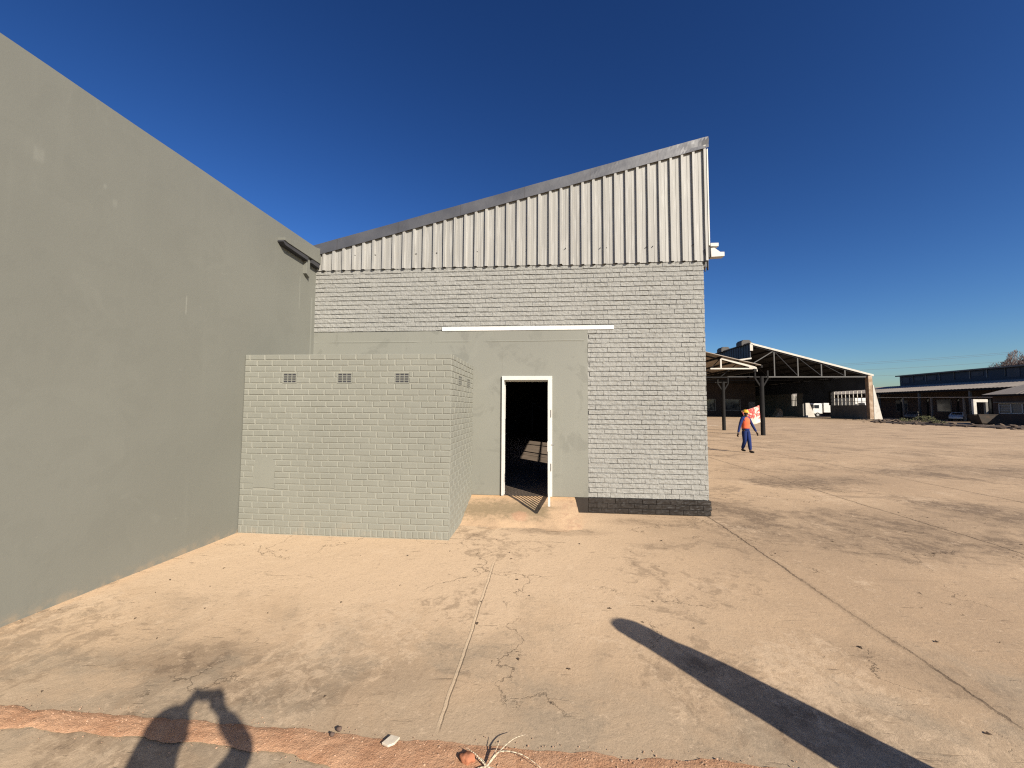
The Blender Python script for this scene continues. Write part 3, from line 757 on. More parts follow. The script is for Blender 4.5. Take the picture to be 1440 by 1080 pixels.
# ------------------------------------------------------------------ people
def skinned(name, nodes, edges, mat, parent, sub=2):
    """nodes: dict name -> (pos, radius); first is the root; one continuous tapered surface"""
    keys = list(nodes); idx = {k: i for i, k in enumerate(keys)}
    me = bpy.data.meshes.new('tmp'); me.from_pydata([Vector(nodes[k][0]) for k in keys], [(idx[a], idx[b]) for a, b in edges], [])
    o = bpy.data.objects.new('tmp', me); COL.objects.link(o)
    md = o.modifiers.new('s', 'SKIN'); md.use_smooth_shade = True
    if not me.skin_vertices: me.skin_vertices.new()
    for i, k in enumerate(keys):
        sv = me.skin_vertices[0].data[i]; r = nodes[k][1]; sv.radius = (r, r) if not isinstance(r, tuple) else r
        sv.use_root = i == 0
    s2 = o.modifiers.new('ss', 'SUBSURF'); s2.levels = sub; s2.render_levels = sub
    dg = bpy.context.evaluated_depsgraph_get(); dg.update()
    nm = bpy.data.meshes.new_from_object(o.evaluated_get(dg)); nm.name = name
    bpy.data.objects.remove(o); bpy.data.meshes.remove(me)
    for p in nm.polygons: p.use_smooth = True
    nm.materials.clear(); nm.materials.append(mat)
    r = bpy.data.objects.new(name, nm); COL.objects.link(r); r.parent = parent
    return r
def ik(a, b, l1, l2, bend):
    a, b, bend = Vector(a), Vector(b), Vector(bend)
    d = b - a; L = min(d.length, (l1 + l2) * .999); dn = d.normalized()
    x = (l1 * l1 - l2 * l2 + L * L) / (2 * L); h = math.sqrt(max(0, l1 * l1 - x * x))
    pv = (bend - dn * bend.dot(dn)).normalized()
    return a + dn * x + pv * h
def person(loc, rz, H, feet, hands, label, top_m, leg_m, shoulder_drop=0, lean=0.0, group=None, head_off=(0, 0, 0), fingers='relaxed', elbow=None, hair=True, shoulders=(.175, 1.425)):
    """local frame: faces +y; x to the person's own right"""
    root = empty('person', loc, label, 'person', group, rz, absolute=False)
    k = H / 1.75
    def V(x, y, z): return Vector((x, y, z)) * k
    pel = V(0, 0, .95); bel = V(0, lean * .3, 1.10); che = V(0, lean * .7, 1.30); nec = V(0, lean + .0, 1.48)
    hd = Vector(head_off) * k
    hc = V(0, lean + .02, 1.625) + hd
    body = {'pel': (pel, .10 * k), 'bel': (bel, .10 * k), 'che': (che, .13 * k), 'nec': (nec, .055 * k),
            'jaw': (hc + V(0, .012, -.065), .062 * k), 'hc': (hc + V(0, .005, .01), .083 * k), 'top': (hc + V(0, -.012, .07), .066 * k),
            'nose': (hc + V(0, .105, -.015), .012 * k)}
    E_ = [('pel', 'bel'), ('bel', 'che'), ('che', 'nec'), ('nec', 'jaw'), ('jaw', 'hc'), ('hc', 'top'), ('hc', 'nose')]
    top = {'che': (che, .142 * k), 'bel': (bel, .145 * k), 'pel': (pel + V(0, 0, .03), .15 * k), 'hem': (pel + V(0, 0, -.10), .152 * k), 'nk': (nec + V(0, 0, -.005), .072 * k)}
    TE = [('hem', 'pel'), ('pel', 'bel'), ('bel', 'che'), ('che', 'nk')]
    leg = {'pel': (pel, .14 * k), 'wst': (pel + V(0, 0, .08), .135 * k)}
    LE = [('pel', 'wst')]
    boots = []
    for sx, tg in ((1, 'R'), (-1, 'L')):
        sh = V(sx * shoulders[0], lean * .8, shoulders[1]); ha = Vector(hands[0 if sx > 0 else 1]) * k
        el = ik(sh, ha, .295 * k, .265 * k, (elbow or {}).get(tg, (sx * .5, -1, -.2)))
        fo = (ha - el).normalized()
        palm = ha + fo * .05 * k
        body.update({'sh' + tg: (sh, .062 * k), 'el' + tg: (el, .042 * k), 'wr' + tg: (ha, .026 * k), 'pa' + tg: (palm, .034 * k)})
        E_ += [('che', 'sh' + tg), ('sh' + tg, 'el' + tg), ('el' + tg, 'wr' + tg), ('wr' + tg, 'pa' + tg)]
        side = fo.cross(Vector((0, 1, 0))); side = (side if side.length > .2 else Vector((1, 0, 0))).normalized() if abs(fo.y) < .9 else Vector((1, 0, 0))
        across = Vector((0, 1, 0)) - fo * fo.y; across = across.normalized() if across.length > .2 else Vector((0, 0, 1))
        curl = fo.cross(across).normalized() * (-sx)
        for fi, (ln, q) in enumerate(((.07, .032), (.08, .011), (.075, -.011), (.06, -.032))):
            b0 = palm + fo * .035 * k + across * q * k
            b1 = b0 + (fo * .8 + curl * .25).normalized() * ln * .55 * k; b2 = b1 + (fo * .6 + curl * .7).normalized() * ln * .5 * k
            for nm_, p_, r_ in (('a', b0, .0105), ('b', b1, .0095), ('c', b2, .0075)): body[f'f{tg}{fi}{nm_}'] = (p_, r_ * k)
            E_ += [('pa' + tg, f'f{tg}{fi}a'), (f'f{tg}{fi}a', f'f{tg}{fi}b'), (f'f{tg}{fi}b', f'f{tg}{fi}c')]
        t0 = ha + fo * .03 * k + across * .04 * k; t1 = t0 + (fo * .7 + across * .5).normalized() * .045 * k
        body['t0' + tg] = (t0, .013 * k); body['t1' + tg] = (t1, .010 * k); E_ += [('wr' + tg, 't0' + tg), ('t0' + tg, 't1' + tg)]
        top.update({'sh' + tg: (sh + V(-sx * .01, 0, 0), .078 * k), 'el' + tg: (el, .058 * k), 'wr' + tg: (ha - fo * .025 * k, .045 * k)})
        TE += [('che', 'sh' + tg), ('sh' + tg, 'el' + tg), ('el' + tg, 'wr' + tg)]
        hip = pel + V(sx * .088, 0, -.05); ft = Vector(feet[0 if sx > 0 else 1]) * k
        kn = ik(hip, ft, .425 * k, .40 * k, (0, 1, 0))
        body.update({'hp' + tg: (hip, .085 * k), 'kn' + tg: (kn, .055 * k), 'an' + tg: (ft, .038 * k), 'to' + tg: (ft + V(sx * .02, .15, -.045), .028 * k)})
        E_ += [('pel', 'hp' + tg), ('hp' + tg, 'kn' + tg), ('kn' + tg, 'an' + tg), ('an' + tg, 'to' + tg)]
        leg.update({'hp' + tg: (hip, .112 * k), 'kn' + tg: (kn, .085 * k), 'ca' + tg: (kn.lerp(ft, .45), .075 * k), 'an' + tg: (ft + V(0, 0, .02), .062 * k)})
        LE += [('pel', 'hp' + tg), ('hp' + tg, 'kn' + tg), ('kn' + tg, 'ca' + tg), ('ca' + tg, 'an' + tg)]
        boots.append((ft, sx))
    b = skinned('body', body, E_, M['skin'], root)
    skinned('jacket', top, TE, top_m, root)
    skinned('trousers', leg, LE, leg_m, root)
    for ft, sx in boots:
        o_ = ft
        skinned('boot', {'a': (o_ + V(0, 0, .04), .05 * k), 'h': (o_ + V(0, -.02, -.035), .047 * k), 'm': (o_ + V(sx * .012, .08, -.035), .046 * k), 't': (o_ + V(sx * .022, .165, -.04), .036 * k)},
                [('a', 'h'), ('h', 'm'), ('m', 't')], M['boot'], root)
    for sx in (1, -1):
        e = MB().blob((*(hc + V(sx * .032, .083, .018)),), .011 * k, jit=0, sub=2).build('eye', M['tile'], b, smooth=True)
        MB().blob((*(hc + V(sx * .092, .0, -.01)),), .026 * k, .4, .8, 1.2, 0, 0, 2).build('ear', M['skin'], b, smooth=True)
    if hair:
        h_ = MB()
        c = hc + V(0, -.018, .03)
        h_.blob(c, .102 * k, .95, 1.05, .98, .06, 3, 3).build('hair', M['hair'], root, smooth=True)
    return root, hc, k, nec, che, bel, pel

# worker crossing the yard
WL = (8.40, 17.42, 0)
wk, hc, k, nec, che, bel, pel = person(WL, R(180 + 22), 1.76, [(.03, -.16, .11), (-.03, .17, .075)], [(.43, .02, .80), (-.49, .08, .83)],
    'worker in blue coveralls, orange vest and yellow helmet walking across the yard', M['coverall'], M['coverall'], hair=False, elbow={'R': (.4, -1, 0), 'L': (-.4, -1, 0)})
vs_ = MB().loft([(0, bel.y + .004, .985, .178, .142), (0, bel.y, 1.02, .176, .142), (0, bel.y, 1.12, .172, .145), (0, che.y, 1.25, .188, .158), (0, che.y, 1.36, .19, .158), (0, che.y, 1.43, .165, .135), (0, nec.y, 1.478, .10, .095)], 20)
vs_.build('vest', M['vest'], wk, smooth=True, sub=1)
hl = MB()
hp = hc + Vector((0, -.005, .045))
hl.loft([(hp.x, hp.y + .02, hp.z - .012, .128, .165), (hp.x, hp.y + .015, hp.z - .004, .13, .167), (hp.x, hp.y, hp.z + .004, .113, .135), (hp.x, hp.y, hp.z + .05, .106, .126), (hp.x, hp.y, hp.z + .095, .075, .09), (hp.x, hp.y, hp.z + .115, .03, .036)], 20)
hl.build('helmet', M['helmet'], wk, smooth=True)
# printed sheet slung behind the worker
sh = MB()
TLc, TRc, BRc, BLc = Vector((8.36, 17.66, 1.73)), Vector((9.10, 17.72, 1.985)), Vector((9.175, 17.74, 1.25)), Vector((8.70, 17.69, 1.10))
def shp(u, v):
    p = TLc.lerp(TRc, u).lerp(BLc.lerp(BRc, u), v)
    return p + Vector((0, .035 * math.sin(u * 5 + v * 2) + .02 * nz(u, v, 0, 3), -.03 * math.sin(u * math.pi) * (1 - v)))
sh.grid([i / 20 for i in range(21)], [i / 16 for i in range(17)], shp)
o = sh.build('printed_sheet', M['print'], smooth=True)
m_ = o.modifiers.new('solid', 'SOLIDIFY'); m_.thickness = .012
tag(o, 'white sheet with red print showing behind the helmeted worker', 'sheet')
# photographer (outside the frame; casts the raised-arm shadow)
person((-.07, -.235, 0), R(5), 1.90, [(.12, -.03, .085), (-.12, .03, .085)], [(.173, .157, 1.635), (-.047, .157, 1.635)],
       'photographer in dark jersey holding a phone up with both hands', M['shirt'], M['denim'], shoulders=(.15, 1.28), elbow={'R': (.02, .03, -.17), 'L': (-.10, .0, -.14)})
# bystander (outside the frame; casts the long shadow)
by, hc, k, nec, che, bel, pel = person((2.63, 1.28, 0), R(-50), 1.72, [(.09, .02, .085), (-.09, -.03, .085)], [(.16, .12, .84), (-.22, .03, .80)],
       'bystander in long brown coat standing beside the photographer', M['coat'], M['denim'])
MB().loft([(0, .0, .36, .215, .215), (0, .0, .6, .205, .21), (0, -.005, .85, .19, .20), (0, 0, 1.05, .175, .18), (0, 0, 1.25, .185, .172), (0, 0, 1.38, .17, .15), (0, -.01, 1.46, .12, .13)], 20).build('coat_skirt', M['coat'], by, smooth=True)
MB().loft([(0, -.01, 1.44, .125, .135), (0, -.01, 1.52, .115, .125), (0, -.012, 1.60, .112, .128), (0, -.015, 1.67, .10, .118), (0, -.02, 1.715, .07, .085), (0, -.03, 1.735, .03, .04)], 18).build('hood', M['coat'], by, smooth=True)
# ------------------------------------------------------------------ camera geometry
f_px, yaw, pitch, roll, CH = 550.54, R(4.992), R(3.39), R(.332), 1.8384
fw = Vector((-math.sin(yaw) * math.cos(pitch), math.cos(yaw) * math.cos(pitch), math.sin(pitch)))
rt = Vector((math.cos(yaw), math.sin(yaw), 0)); up = rt.cross(fw)
r2 = math.cos(roll) * rt + math.sin(roll) * up; u2 = -math.sin(roll) * rt + math.cos(roll) * up
ph = MB().box(-.08, .08, -.010, 0, -.0385, .0385).build('phone', M['phone'], bevel=.0035)
tag(ph, 'black phone held up at eye level by the photographer', 'phone')
mw = Matrix((r2, fw, u2)).transposed().to_4x4(); mw.translation = Vector((0, 0, CH)) - fw * .012 - r2 * .0
ph.matrix_world = mw

# ------------------------------------------------------------------ canopy with posts
cn = empty('open_canopy', (11, 34, 0), 'small open canopy with white gable truss and dark Y topped posts', 'canopy')
RXc, RZc, EXc, EZc = 8.3, 6.62, 14.95, 4.90
def cz(x): return RZc - (x - RXc) * (RZc - EZc) / (EXc - RXc) if x >= RXc else RZc - (RXc - x) * (RZc - EZc) / (EXc - RXc)
r_ = MB(); y0, y1 = 28.6, 58
LXc = 2 * RXc - EXc
poly = [(LXc, EZc), (RXc, RZc), (EXc, EZc), (EXc, EZc - .05), (RXc, RZc - .05), (LXc, EZc - .05)]
r_.prism(poly, 1, y0, y1); r_.build('roof', M['rooftan'], cn)
pu = MB()
for i in range(6):
    x = RXc + .7 + i * 1.12; pu.box(x - .05, x + .05, y0 + .15, y1, cz(x) - .17, cz(x) - .055)
pu.build('purlin', M['steeldark'], cn)
t_ = MB(); yt = 28.78
t_.bar((12.35, yt, 5.37), (14.62, yt, 4.72), .09, .13); t_.box(11.6, 14.55, yt - .05, yt + .05, 4.60, 4.69); t_.box(12.28, 12.37, yt - .04, yt + .04, 4.69, 5.34)
t_.prism([(14.3, 4.83), (14.72, 4.74), (14.78, 4.45), (14.55, 4.42), (14.48, 4.6), (14.2, 4.69)], 1, yt - .04, yt + .04)
t_.build('white_truss', M['whitewash'], cn)
for yy_ in (28.9, 34.8, 40.7, 46.6, 52.5):
    d_ = MB(); d_.bar((RXc, yy_ + .2, RZc - .2), (EXc - .1, yy_ + .2, EZc - .2), .07, .1); d_.box(LXc + .1, EXc - .1, yy_ + .16, yy_ + .24, 4.02, 4.10)
    for x0_, x1_ in ((9.0, 10.2), (10.2, 11.2), (11.2, 12.4), (12.4, 13.6)): d_.bar((x0_, yy_ + .2, 4.08), (x1_, yy_ + .2, cz(x1_) - .2), .05)
    d_.build('truss', M['steeldark'], cn)
for xp in (15.0, 2 * RXc - 15.0):
    for yy_ in (28.72, 34.72, 40.7, 46.6, 52.5):
        p_ = MB(); p_.tube((xp, yy_, -.01), (xp, yy_, 4.1), .145, .135, 14)
        sx = 1 if xp > RXc else -1
        for sgn in (-1, 1): p_.bar((xp, yy_, 3.25), (xp + sgn * .42, yy_, 3.95), .09); p_.bar((xp + sgn * .42, yy_, 3.95), (xp + sgn * .42, yy_, 4.5), .09)
        p_.box(xp - .5, xp + .3, yy_ - .06, yy_ + .06, 4.0, 4.1)
        p_.build('post', M['steeldark'], cn, smooth=False)
bm_ = MB(); bm_.box(EXc - .5, EXc - .3, y0, y1, 4.42, 4.62); bm_.box(EXc - .02, EXc + .1, y0 - .02, y1, 4.70, 4.86); bm_.build('eave_beam', M['steeldark'], cn)
ln = MB().box(11.4, 18.6, 44.4, 44.65, -.004, .004)
tag(ln.build('painted_line', M['linepaint']), 'worn white painted line on the yard beyond the canopy posts', kind='structure')

# ------------------------------------------------------------------ big open shed
sd = empty('open_shed', (40, 76, 0), 'large dark open gabled shed with white roof edge and brick end pillar', 'shed')
Y0, Y1 = 76.0, 150.0
def rz_(x): return 13.95 - (x - 38.16) * (13.95 - 8.1) / (58.6 - 38.16)
r_ = MB(); r_.prism([(38.0, 13.98), (58.9, 8.02), (58.9, 7.85), (38.0, 13.81)], 1, Y0, Y1); r_.prism([(12, 7.4), (38.0, 11.15), (38.0, 10.95), (12, 7.2)], 1, Y0, Y1); r_.build('roof', M['shedroof'], sd)
fa = MB(); fa.prism([(37.9, 14.12), (58.95, 8.13), (58.95, 7.8), (37.9, 13.78)], 1, Y0 - .12, Y0 + .0); fa.box(37.8, 38.3, Y0 - .12, Y0, 12.6, 13.78); fa.prism([(31, 10.3), (38.0, 11.3), (38.0, 11.05), (31, 10.05)], 1, Y0 - .12, Y0)
fa.build('fascia', M['whitewash'], sd)
cw = MB()
for i in range(150):
    y = Y0 + .2 + i * .49; cw.box(37.86 if i % 2 else 37.92, 38.05, y, y + .49, 10.9, 13.85)
cw.build('clerestory', M['bluedark'], sd)
cv = MB(); cv.box(37.75, 38.3, Y0, Y1, 13.98, 14.16); cv.build('ridge_cap', M['grey_plaster_far'], sd)
for y in (78.9, 87.6, 96.3):
    v_ = MB(); v_.prism([(37.3, 13.9), (37.3, 14.6), (37.6, 14.95), (38.7, 14.95), (39.0, 14.6), (39.0, 13.75)], 1, y - 1.0, y + 1.2); v_.build('ventilator', M['roofdark'], sd)
for q, yy_ in enumerate([Y0 + .15 + 9.0 * i for i in range(8)]):
    t_ = MB(); t_.box(20, 58.2, yy_ - .1, yy_ + .1, 7.6, 7.82)
    xs_ = [38.1, 42.1, 46.2, 50.25, 54.25]
    for x in xs_[1:]: t_.box(x - .09, x + .09, yy_ - .08, yy_ + .08, 7.82, rz_(x) - .15)
    t_.bar((38.3, yy_, 10.2), (42.0, yy_, rz_(42.1) - .3), .15)
    dg_ = MB()
    for a, c in zip(xs_[1:-1], xs_[2:]): dg_.bar((a, yy_, rz_(a) - .3), (c, yy_, 7.9), .08)
    dg_.bar((38.1, yy_, 13.6), (58.4, yy_, 7.85), .18, .2)
    dg_.build('truss_brace', M['shedroof'], sd)
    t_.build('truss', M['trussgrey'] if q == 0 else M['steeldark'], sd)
pu = MB()
for i in range(9):
    x = 39.5 + i * 2.2; pu.box(x - .08, x + .08, Y0 + .3, Y1, rz_(x) - .42, rz_(x) - .2)
pu.build('purlin', M['steeldark'], sd)
cm = MB(); cm.prism([(57.95, 0), (58.62, 0), (58.62, 7.9), (57.95, 7.9)], 1, Y0 - .2, Y0 + .55); cm.build('pillar', M['orange_brick'], sd)
def buttress(x, y, zt, dx, nm='buttress', mat='whitewash'):
    b2 = MB(); b2.prism([(x, 0), (x + dx, 0), (x + dx * .93, .4), (x + dx * .08, zt), (x, zt)], 1, y - .25, y + .35); b2.build(nm, M[mat], sd)
buttress(58.622, Y0, 6.2, 1.4)
buttress(58.25, 94.0, 4.9, 2.0)
for y in (106, 118, 130): buttress(58.25, y, 5.0, 1.6)
rw = MB(); rw.box(57.8, 58.2, Y0 + .55, 85.4, 0, 2.6); rw.box(57.8, 58.2, 94, 140, 0, 2.5); rw.box(57.8, 58.2, 94, 95.9, 2.5, 5.35); rw.box(57.8, 58.2, 98, 140, 2.5, 5.35); rw.build('side_wall', M['grey_plaster_far'], sd)
uw = MB(); uw.box(57.9, 58.1, Y0 + .55, Y1, 5.36, 7.9); uw.box(57.9, 58.1, 85.7, 93.9, 3.15, 5.36); uw.build('upper_sheeting', M['bluedark'], sd)
ep = MB(); ep.box(57.7, 58.3, 85.0, 85.6, 2.6, 5.4); ep.build('steel_column', M['steeldark'], sd)
fw_ = MB()
for y in [Y0 + .6 + i * .98 for i in range(10)]: fw_.box(57.95, 58.05, y - .04, y + .04, 2.6, 5.35)
for z in (3.3, 4.0, 4.7): fw_.box(57.96, 58.04, Y0 + .55, 85, z - .035, z + .035)
fw_.build('window_frame', M['whitewash'], sd)
fw2 = MB()
for y in (96.2, 96.7, 97.2, 97.7): fw2.box(57.95, 58.05, y - .04, y + .04, 2.5, 5.2)
fw2.box(57.96, 58.04, 95.9, 98, 3.8, 3.88); fw2.build('window_frame', M['whitewash'], sd)
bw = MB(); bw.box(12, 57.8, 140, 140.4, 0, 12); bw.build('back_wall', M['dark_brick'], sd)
aw = MB(); aw.box(14, 48.2, 95, 95.4, 0, 1.35); aw.box(14, 36, 95, 95.4, 1.35, 9); aw.box(37.3, 40.4, 95, 95.4, 1.35, 4.0) if False else None
aw.box(36, 48.2, 95, 95.4, 4.0, 9); aw.box(39.3, 40.6, 95, 95.4, 1.35, 4); aw.box(44.8, 48.2, 95, 95.4, 1.35, 4)
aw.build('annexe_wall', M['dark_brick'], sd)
for x0_, x1_ in ((36, 39.3), (40.6, 44.8)):
    wf = MB(); wf.box(x0_, x1_, 94.9, 95.05, 3.88, 4.02); wf.box(x0_, x1_, 94.9, 95.05, 1.3, 1.45); wf.box(x0_, x0_ + .2, 94.9, 95.05, 1.45, 3.88); wf.box(x1_ - .2, x1_, 94.9, 95.05, 1.45, 3.88)
    wfo = wf.build('window', M['grey_plaster_far'], sd)
    MB().box(x0_ + .2, x1_ - .2, 95.1, 95.16, 1.45, 3.88).build('pane', M['glass'], wfo)
MB().box(46.6, 48.0, 94.92, 94.99, 1.45, 3.4).build('notice_board', M['grey_plaster_far'], sd)
sb = MB(); sb.prism([(51.5, 0), (53.3, 0), (53.1, 1.4), (52.6, 1.9), (52.3, 1.1)], 1, 93.5, 95.0)
sb.build('sunlit_wedge', M['orange_brick'], sd)  # bright brick wedge stands in for a sunlit triangle inside the shed
fl_ = MB(); fl_.box(12, 57.8, 88, 140, -.004, .0); fl_.build('floor', M['inside_floor'], sd)

# ------------------------------------------------------------------ long warehouse, carport, brick office on the right
lw = empty('long_warehouse', (78, 85, 0), 'long low warehouse with dusty tan roof and dark raised clerestory', 'warehouse')
rr = MB(); 
def corr(x0_, z0_, x1_, z1_, ya, yb, mb, step=.6, amp=.05):
    n_ = int((yb - ya) / (step / 2)); ys_ = [ya + i * step / 2 for i in range(n_ + 1)]
    mb.grid(ys_, [0, 1], lambda y, t: (x0_ + (x1_ - x0_) * t, y, z0_ + (z1_ - z0_) * t + (amp if int(round((y - ya) / (step / 2))) % 2 else 0)))
corr(72, 5.45, 82, 7.28, 40, 140, rr); rr.build('roof', M['rooftan'], lw)
MB().box(71.95, 72.1, 40, 140, 5.12, 5.42).build('gutter', M['steeldark'], lw)
MB().box(76, 76.3, 40, 140, 0, 5.9).build('wall', M['brown_brick'], lw)
for i in range(9):
    y = 46 + i * 9.2; MB().box(72.2, 72.5, y - .14, y + .14, 0, 5.15).build('post', M['grey_plaster_far'], lw)
ck = MB(); ck.box(82.1, 82.3, 40, 98.5, 7.0, 9.45); ck.box(82.3, 98, 98.3, 98.5, 7.0, 9.45); ck.build('clerestory', M['bluedark'], lw)
for i in range(20):
    y = 42 + i * 2.95; MB().box(81.98, 82.08, y - .06, y + .06, 7.9, 9.45).build('clerestory_post', M['steelgrey'] if i % 3 else M['grey_plaster_far'], lw)
rnd_ = random.Random(4)
for i in range(19):
    if rnd_.random() < .6:
        y = 42.3 + i * 2.95; MB().box(82.04, 82.09, y + rnd_.random(), y + 2.35, 7.6 + rnd_.random() * .8, 8.9 + .4 * rnd_.random()).build('clerestory_panel', M['panelgrey'], lw)
tr = MB(); tr.box(81.6, 98, 40, 98.9, 9.45, 9.62); tr.build('upper_roof', M['roofdark'], lw)
MB().box(81.45, 81.6, 40, 98.9, 9.42, 9.68).build('roof_edge', M['grey_plaster_far'], lw)
for y in (55, 64, 73, 82, 91, 104):
    w_ = MB(); w_.box(75.93, 76.0, y - 1.4, y + 1.4, 1.4, 3.8); wo = w_.build('window', M['grey_plaster_far'], lw)
    MB().box(75.9, 75.94, y - 1.25, y + 1.25, 1.55, 3.65).build('pane', M['glass'], wo)

cp = empty('carport', (67, 70, 0), 'flat roofed carport with thin pale edge beside the long warehouse', 'carport')
MB().prism([(62, 3.62), (84, 4.12), (84, 4.24), (62, 3.74)], 0, 65.2, 69.8).build('roof', M['roofgrey'], cp)
for y in (62.5, 67.5, 72.7, 78.0, 83.4):
    h_ = 3.62 + (y - 62) * .0227
    MB().box(65.3, 65.5, y - .1, y + .1, 0, h_).build('post', M['grey_plaster_far'], cp); MB().box(69.4, 69.6, y - .1, y + .1, 0, h_).build('post', M['steeldark'], cp)
pf = empty('white_portal_frame', (54.6, 54.5, 0), 'bright white portal frame standing at the near end of the carport', 'frame')
MB().box(53.8, 54.15, 54.4, 54.65, 0, 2.82).build('post', M['whitewash'], pf); MB().box(55.2, 55.46, 54.4, 54.65, 0, 2.82).build('post', M['grey_plaster_far'], pf); MB().box(53.8, 55.46, 54.4, 54.65, 2.82, 3.18).build('beam', M['whitewash'], pf)

bo_ = empty('brick_office', (61, 48, 0), 'single storey brown brick office with grey sheet roof and long window', 'office')
o_ = MB(); OX, OY0, OY1 = 58.7, 38.0, 57.0
o_.box(OX, OX + .25, OY0, OY1, 0, 1.36); o_.box(OX, OX + .25, OY0, OY1, 2.75, 3.75); o_.box(OX, OX + .25, 56.3, OY1, 1.36, 2.75); o_.box(OX, OX + .25, OY0, 49, 1.36, 2.75)
o_.box(OX + .25, 66, OY1 - .25, OY1, 0, 3.75); o_.box(OX + .25, 66, OY0, OY0 + .25, 0, 3.75); o_.box(65.8, 66, OY0 + .25, OY1 - .25, 0, 3.75)
o_.build('wall', M['brown_brick'], bo_)
r_ = MB(); corr(57.9, 3.82, 62.4, 5.9, OY0 - .5, OY1 - 3.2, r_, .5, .04)
r_.add([(57.9, OY1 - 3.2, 3.84), (57.9, OY1 + .5, 3.84), (62.4, OY1 - 3.2, 5.92)], [(0, 1, 2)]); r_.add([(57.9, OY1 + .5, 3.84), (66.9, OY1 + .5, 3.84), (62.4, OY1 - 3.2, 5.92)], [(0, 1, 2)])
r_.add([(62.4, OY0 - .5, 5.92), (62.4, OY1 - 3.2, 5.92), (66.9, OY1 + .5, 3.84), (66.9, OY0 - .5, 3.84)], [(0, 1, 2, 3)])
r_.build('roof', M['roofgrey'], bo_)
MB().box(57.86, 57.98, OY0 - .5, OY1 + .5, 3.62, 3.80).build('gutter', M['steeldark'], bo_)
MB().box(58.4, 58.7, 48.5, 56.7, 2.76, 2.88).build('lintel', M['grey_plaster_far'], bo_)
w_ = MB()
for y in (49, 50.2, 51.4, 52.6, 53.8, 55.0, 56.3): w_.box(58.66, 58.72, y - .05, y + .05, 1.4, 2.72)
w_.box(58.66, 58.72, 49, 56.3, 1.36, 1.46); w_.box(58.66, 58.72, 49, 56.3, 2.66, 2.75); w_.box(58.67, 58.71, 55, 56.3, 1.72, 1.76); w_.box(58.67, 58.71, 55, 56.3, 2.05, 2.09); w_.box(58.67, 58.71, 55, 56.3, 2.37, 2.41)
wo = w_.build('window', M['whitewash'], bo_)
MB().box(58.75, 58.8, 49, 56.3, 1.36, 2.75).build('pane', M['paleglass'], wo)

# ------------------------------------------------------------------ vehicles
def wheel(parent, c, r, w, axis='x'):
    a = Vector((w / 2, 0, 0)) if axis == 'x' else Vector((0, w / 2, 0))
    c = Vector(c); t = MB().tube(c - a, c + a, r, r, 20); o_ = t.build('wheel', M['tyre'], parent, bevel=.03)
    MB().tube(c - a * 1.04, c + a * 1.04, r * .58, r * .52, 16).build('rim', M['rim'], o_)
def lorry(loc, rz, label, L=9.5, Hb=3.7):
    """local: nose towards -y"""
    e = empty('truck', loc, label, 'truck', None, rz, absolute=False)
    c = MB().prism([(-1.15, .75), (-1.2, 1.0), (-1.2, 1.9), (-1.02, 2.95), (-.85, 3.1), (.85, 3.1), (.85, .75)], 0, -1.2, 1.2)
    c.v = [(p[0] * (1 if p[2] < 2 else .95), p[1] - L / 2 + 1.2, p[2]) for p in c.v]; c.build('cab', M['truckwhite'], e, bevel=.08)
    y = -L / 2
    MB().add([(-1.05, y - .02, 2.0), (1.05, y - .02, 2.0), (.98, y + .14, 2.82), (-.98, y + .14, 2.82), (-1.05, y + .1, 2.0), (1.05, y + .1, 2.0), (.98, y + .26, 2.82), (-.98, y + .26, 2.82)],
             [(0, 1, 2, 3), (7, 6, 5, 4), (0, 4, 5, 1), (1, 5, 6, 2), (2, 6, 7, 3), (3, 7, 4, 0)]).build('windscreen', M['glass'], e)
    for sx in (-1, 1):
        MB().box(sx * 1.19, sx * 1.215, y + .45, y + 1.35, 2.0, 2.75).build('side_window', M['glass'], e)
        MB().box(sx * .75, sx * 1.08, y - .03, y + .06, 1.0, 1.25).build('headlight', M['rim'], e)
        MB().box(sx * 1.25, sx * 1.45, y + .1, y + .2, 2.0, 2.7).build('mirror', M['steeldark'], e)
    MB().box(-.7, .7, y - .02, y + .06, 1.05, 1.65).build('grille', M['steeldark'], e)
    MB().box(-1.2, 1.2, y - .08, y + .08, .45, .85).build('bumper', M['rim'], e, bevel=.03)
    MB().box(-.45, .45, y + 1, L / 2, .65, .95).build('chassis', M['steeldark'], e)
    MB().box(-1.25, 1.25, y + 2.35, L / 2, 1.05, Hb).build('box_body', M['truckwhite'], e, bevel=.04)
    for yy_ in (y + 1.0, L / 2 - 2.6, L / 2 - 1.35):
        for sx in (-1, 1): wheel(e, (sx * 1.05, yy_, .52), .52, .32)
    return e
lorry((66.4, 97.5, 0), R(-90), 'white truck parked side-on beyond the gap in the shed wall', 10, 3.2)
lorry((61.6, 84.5, 0), 0, 'white truck facing the yard behind the shed window bars', 9, 4.0)
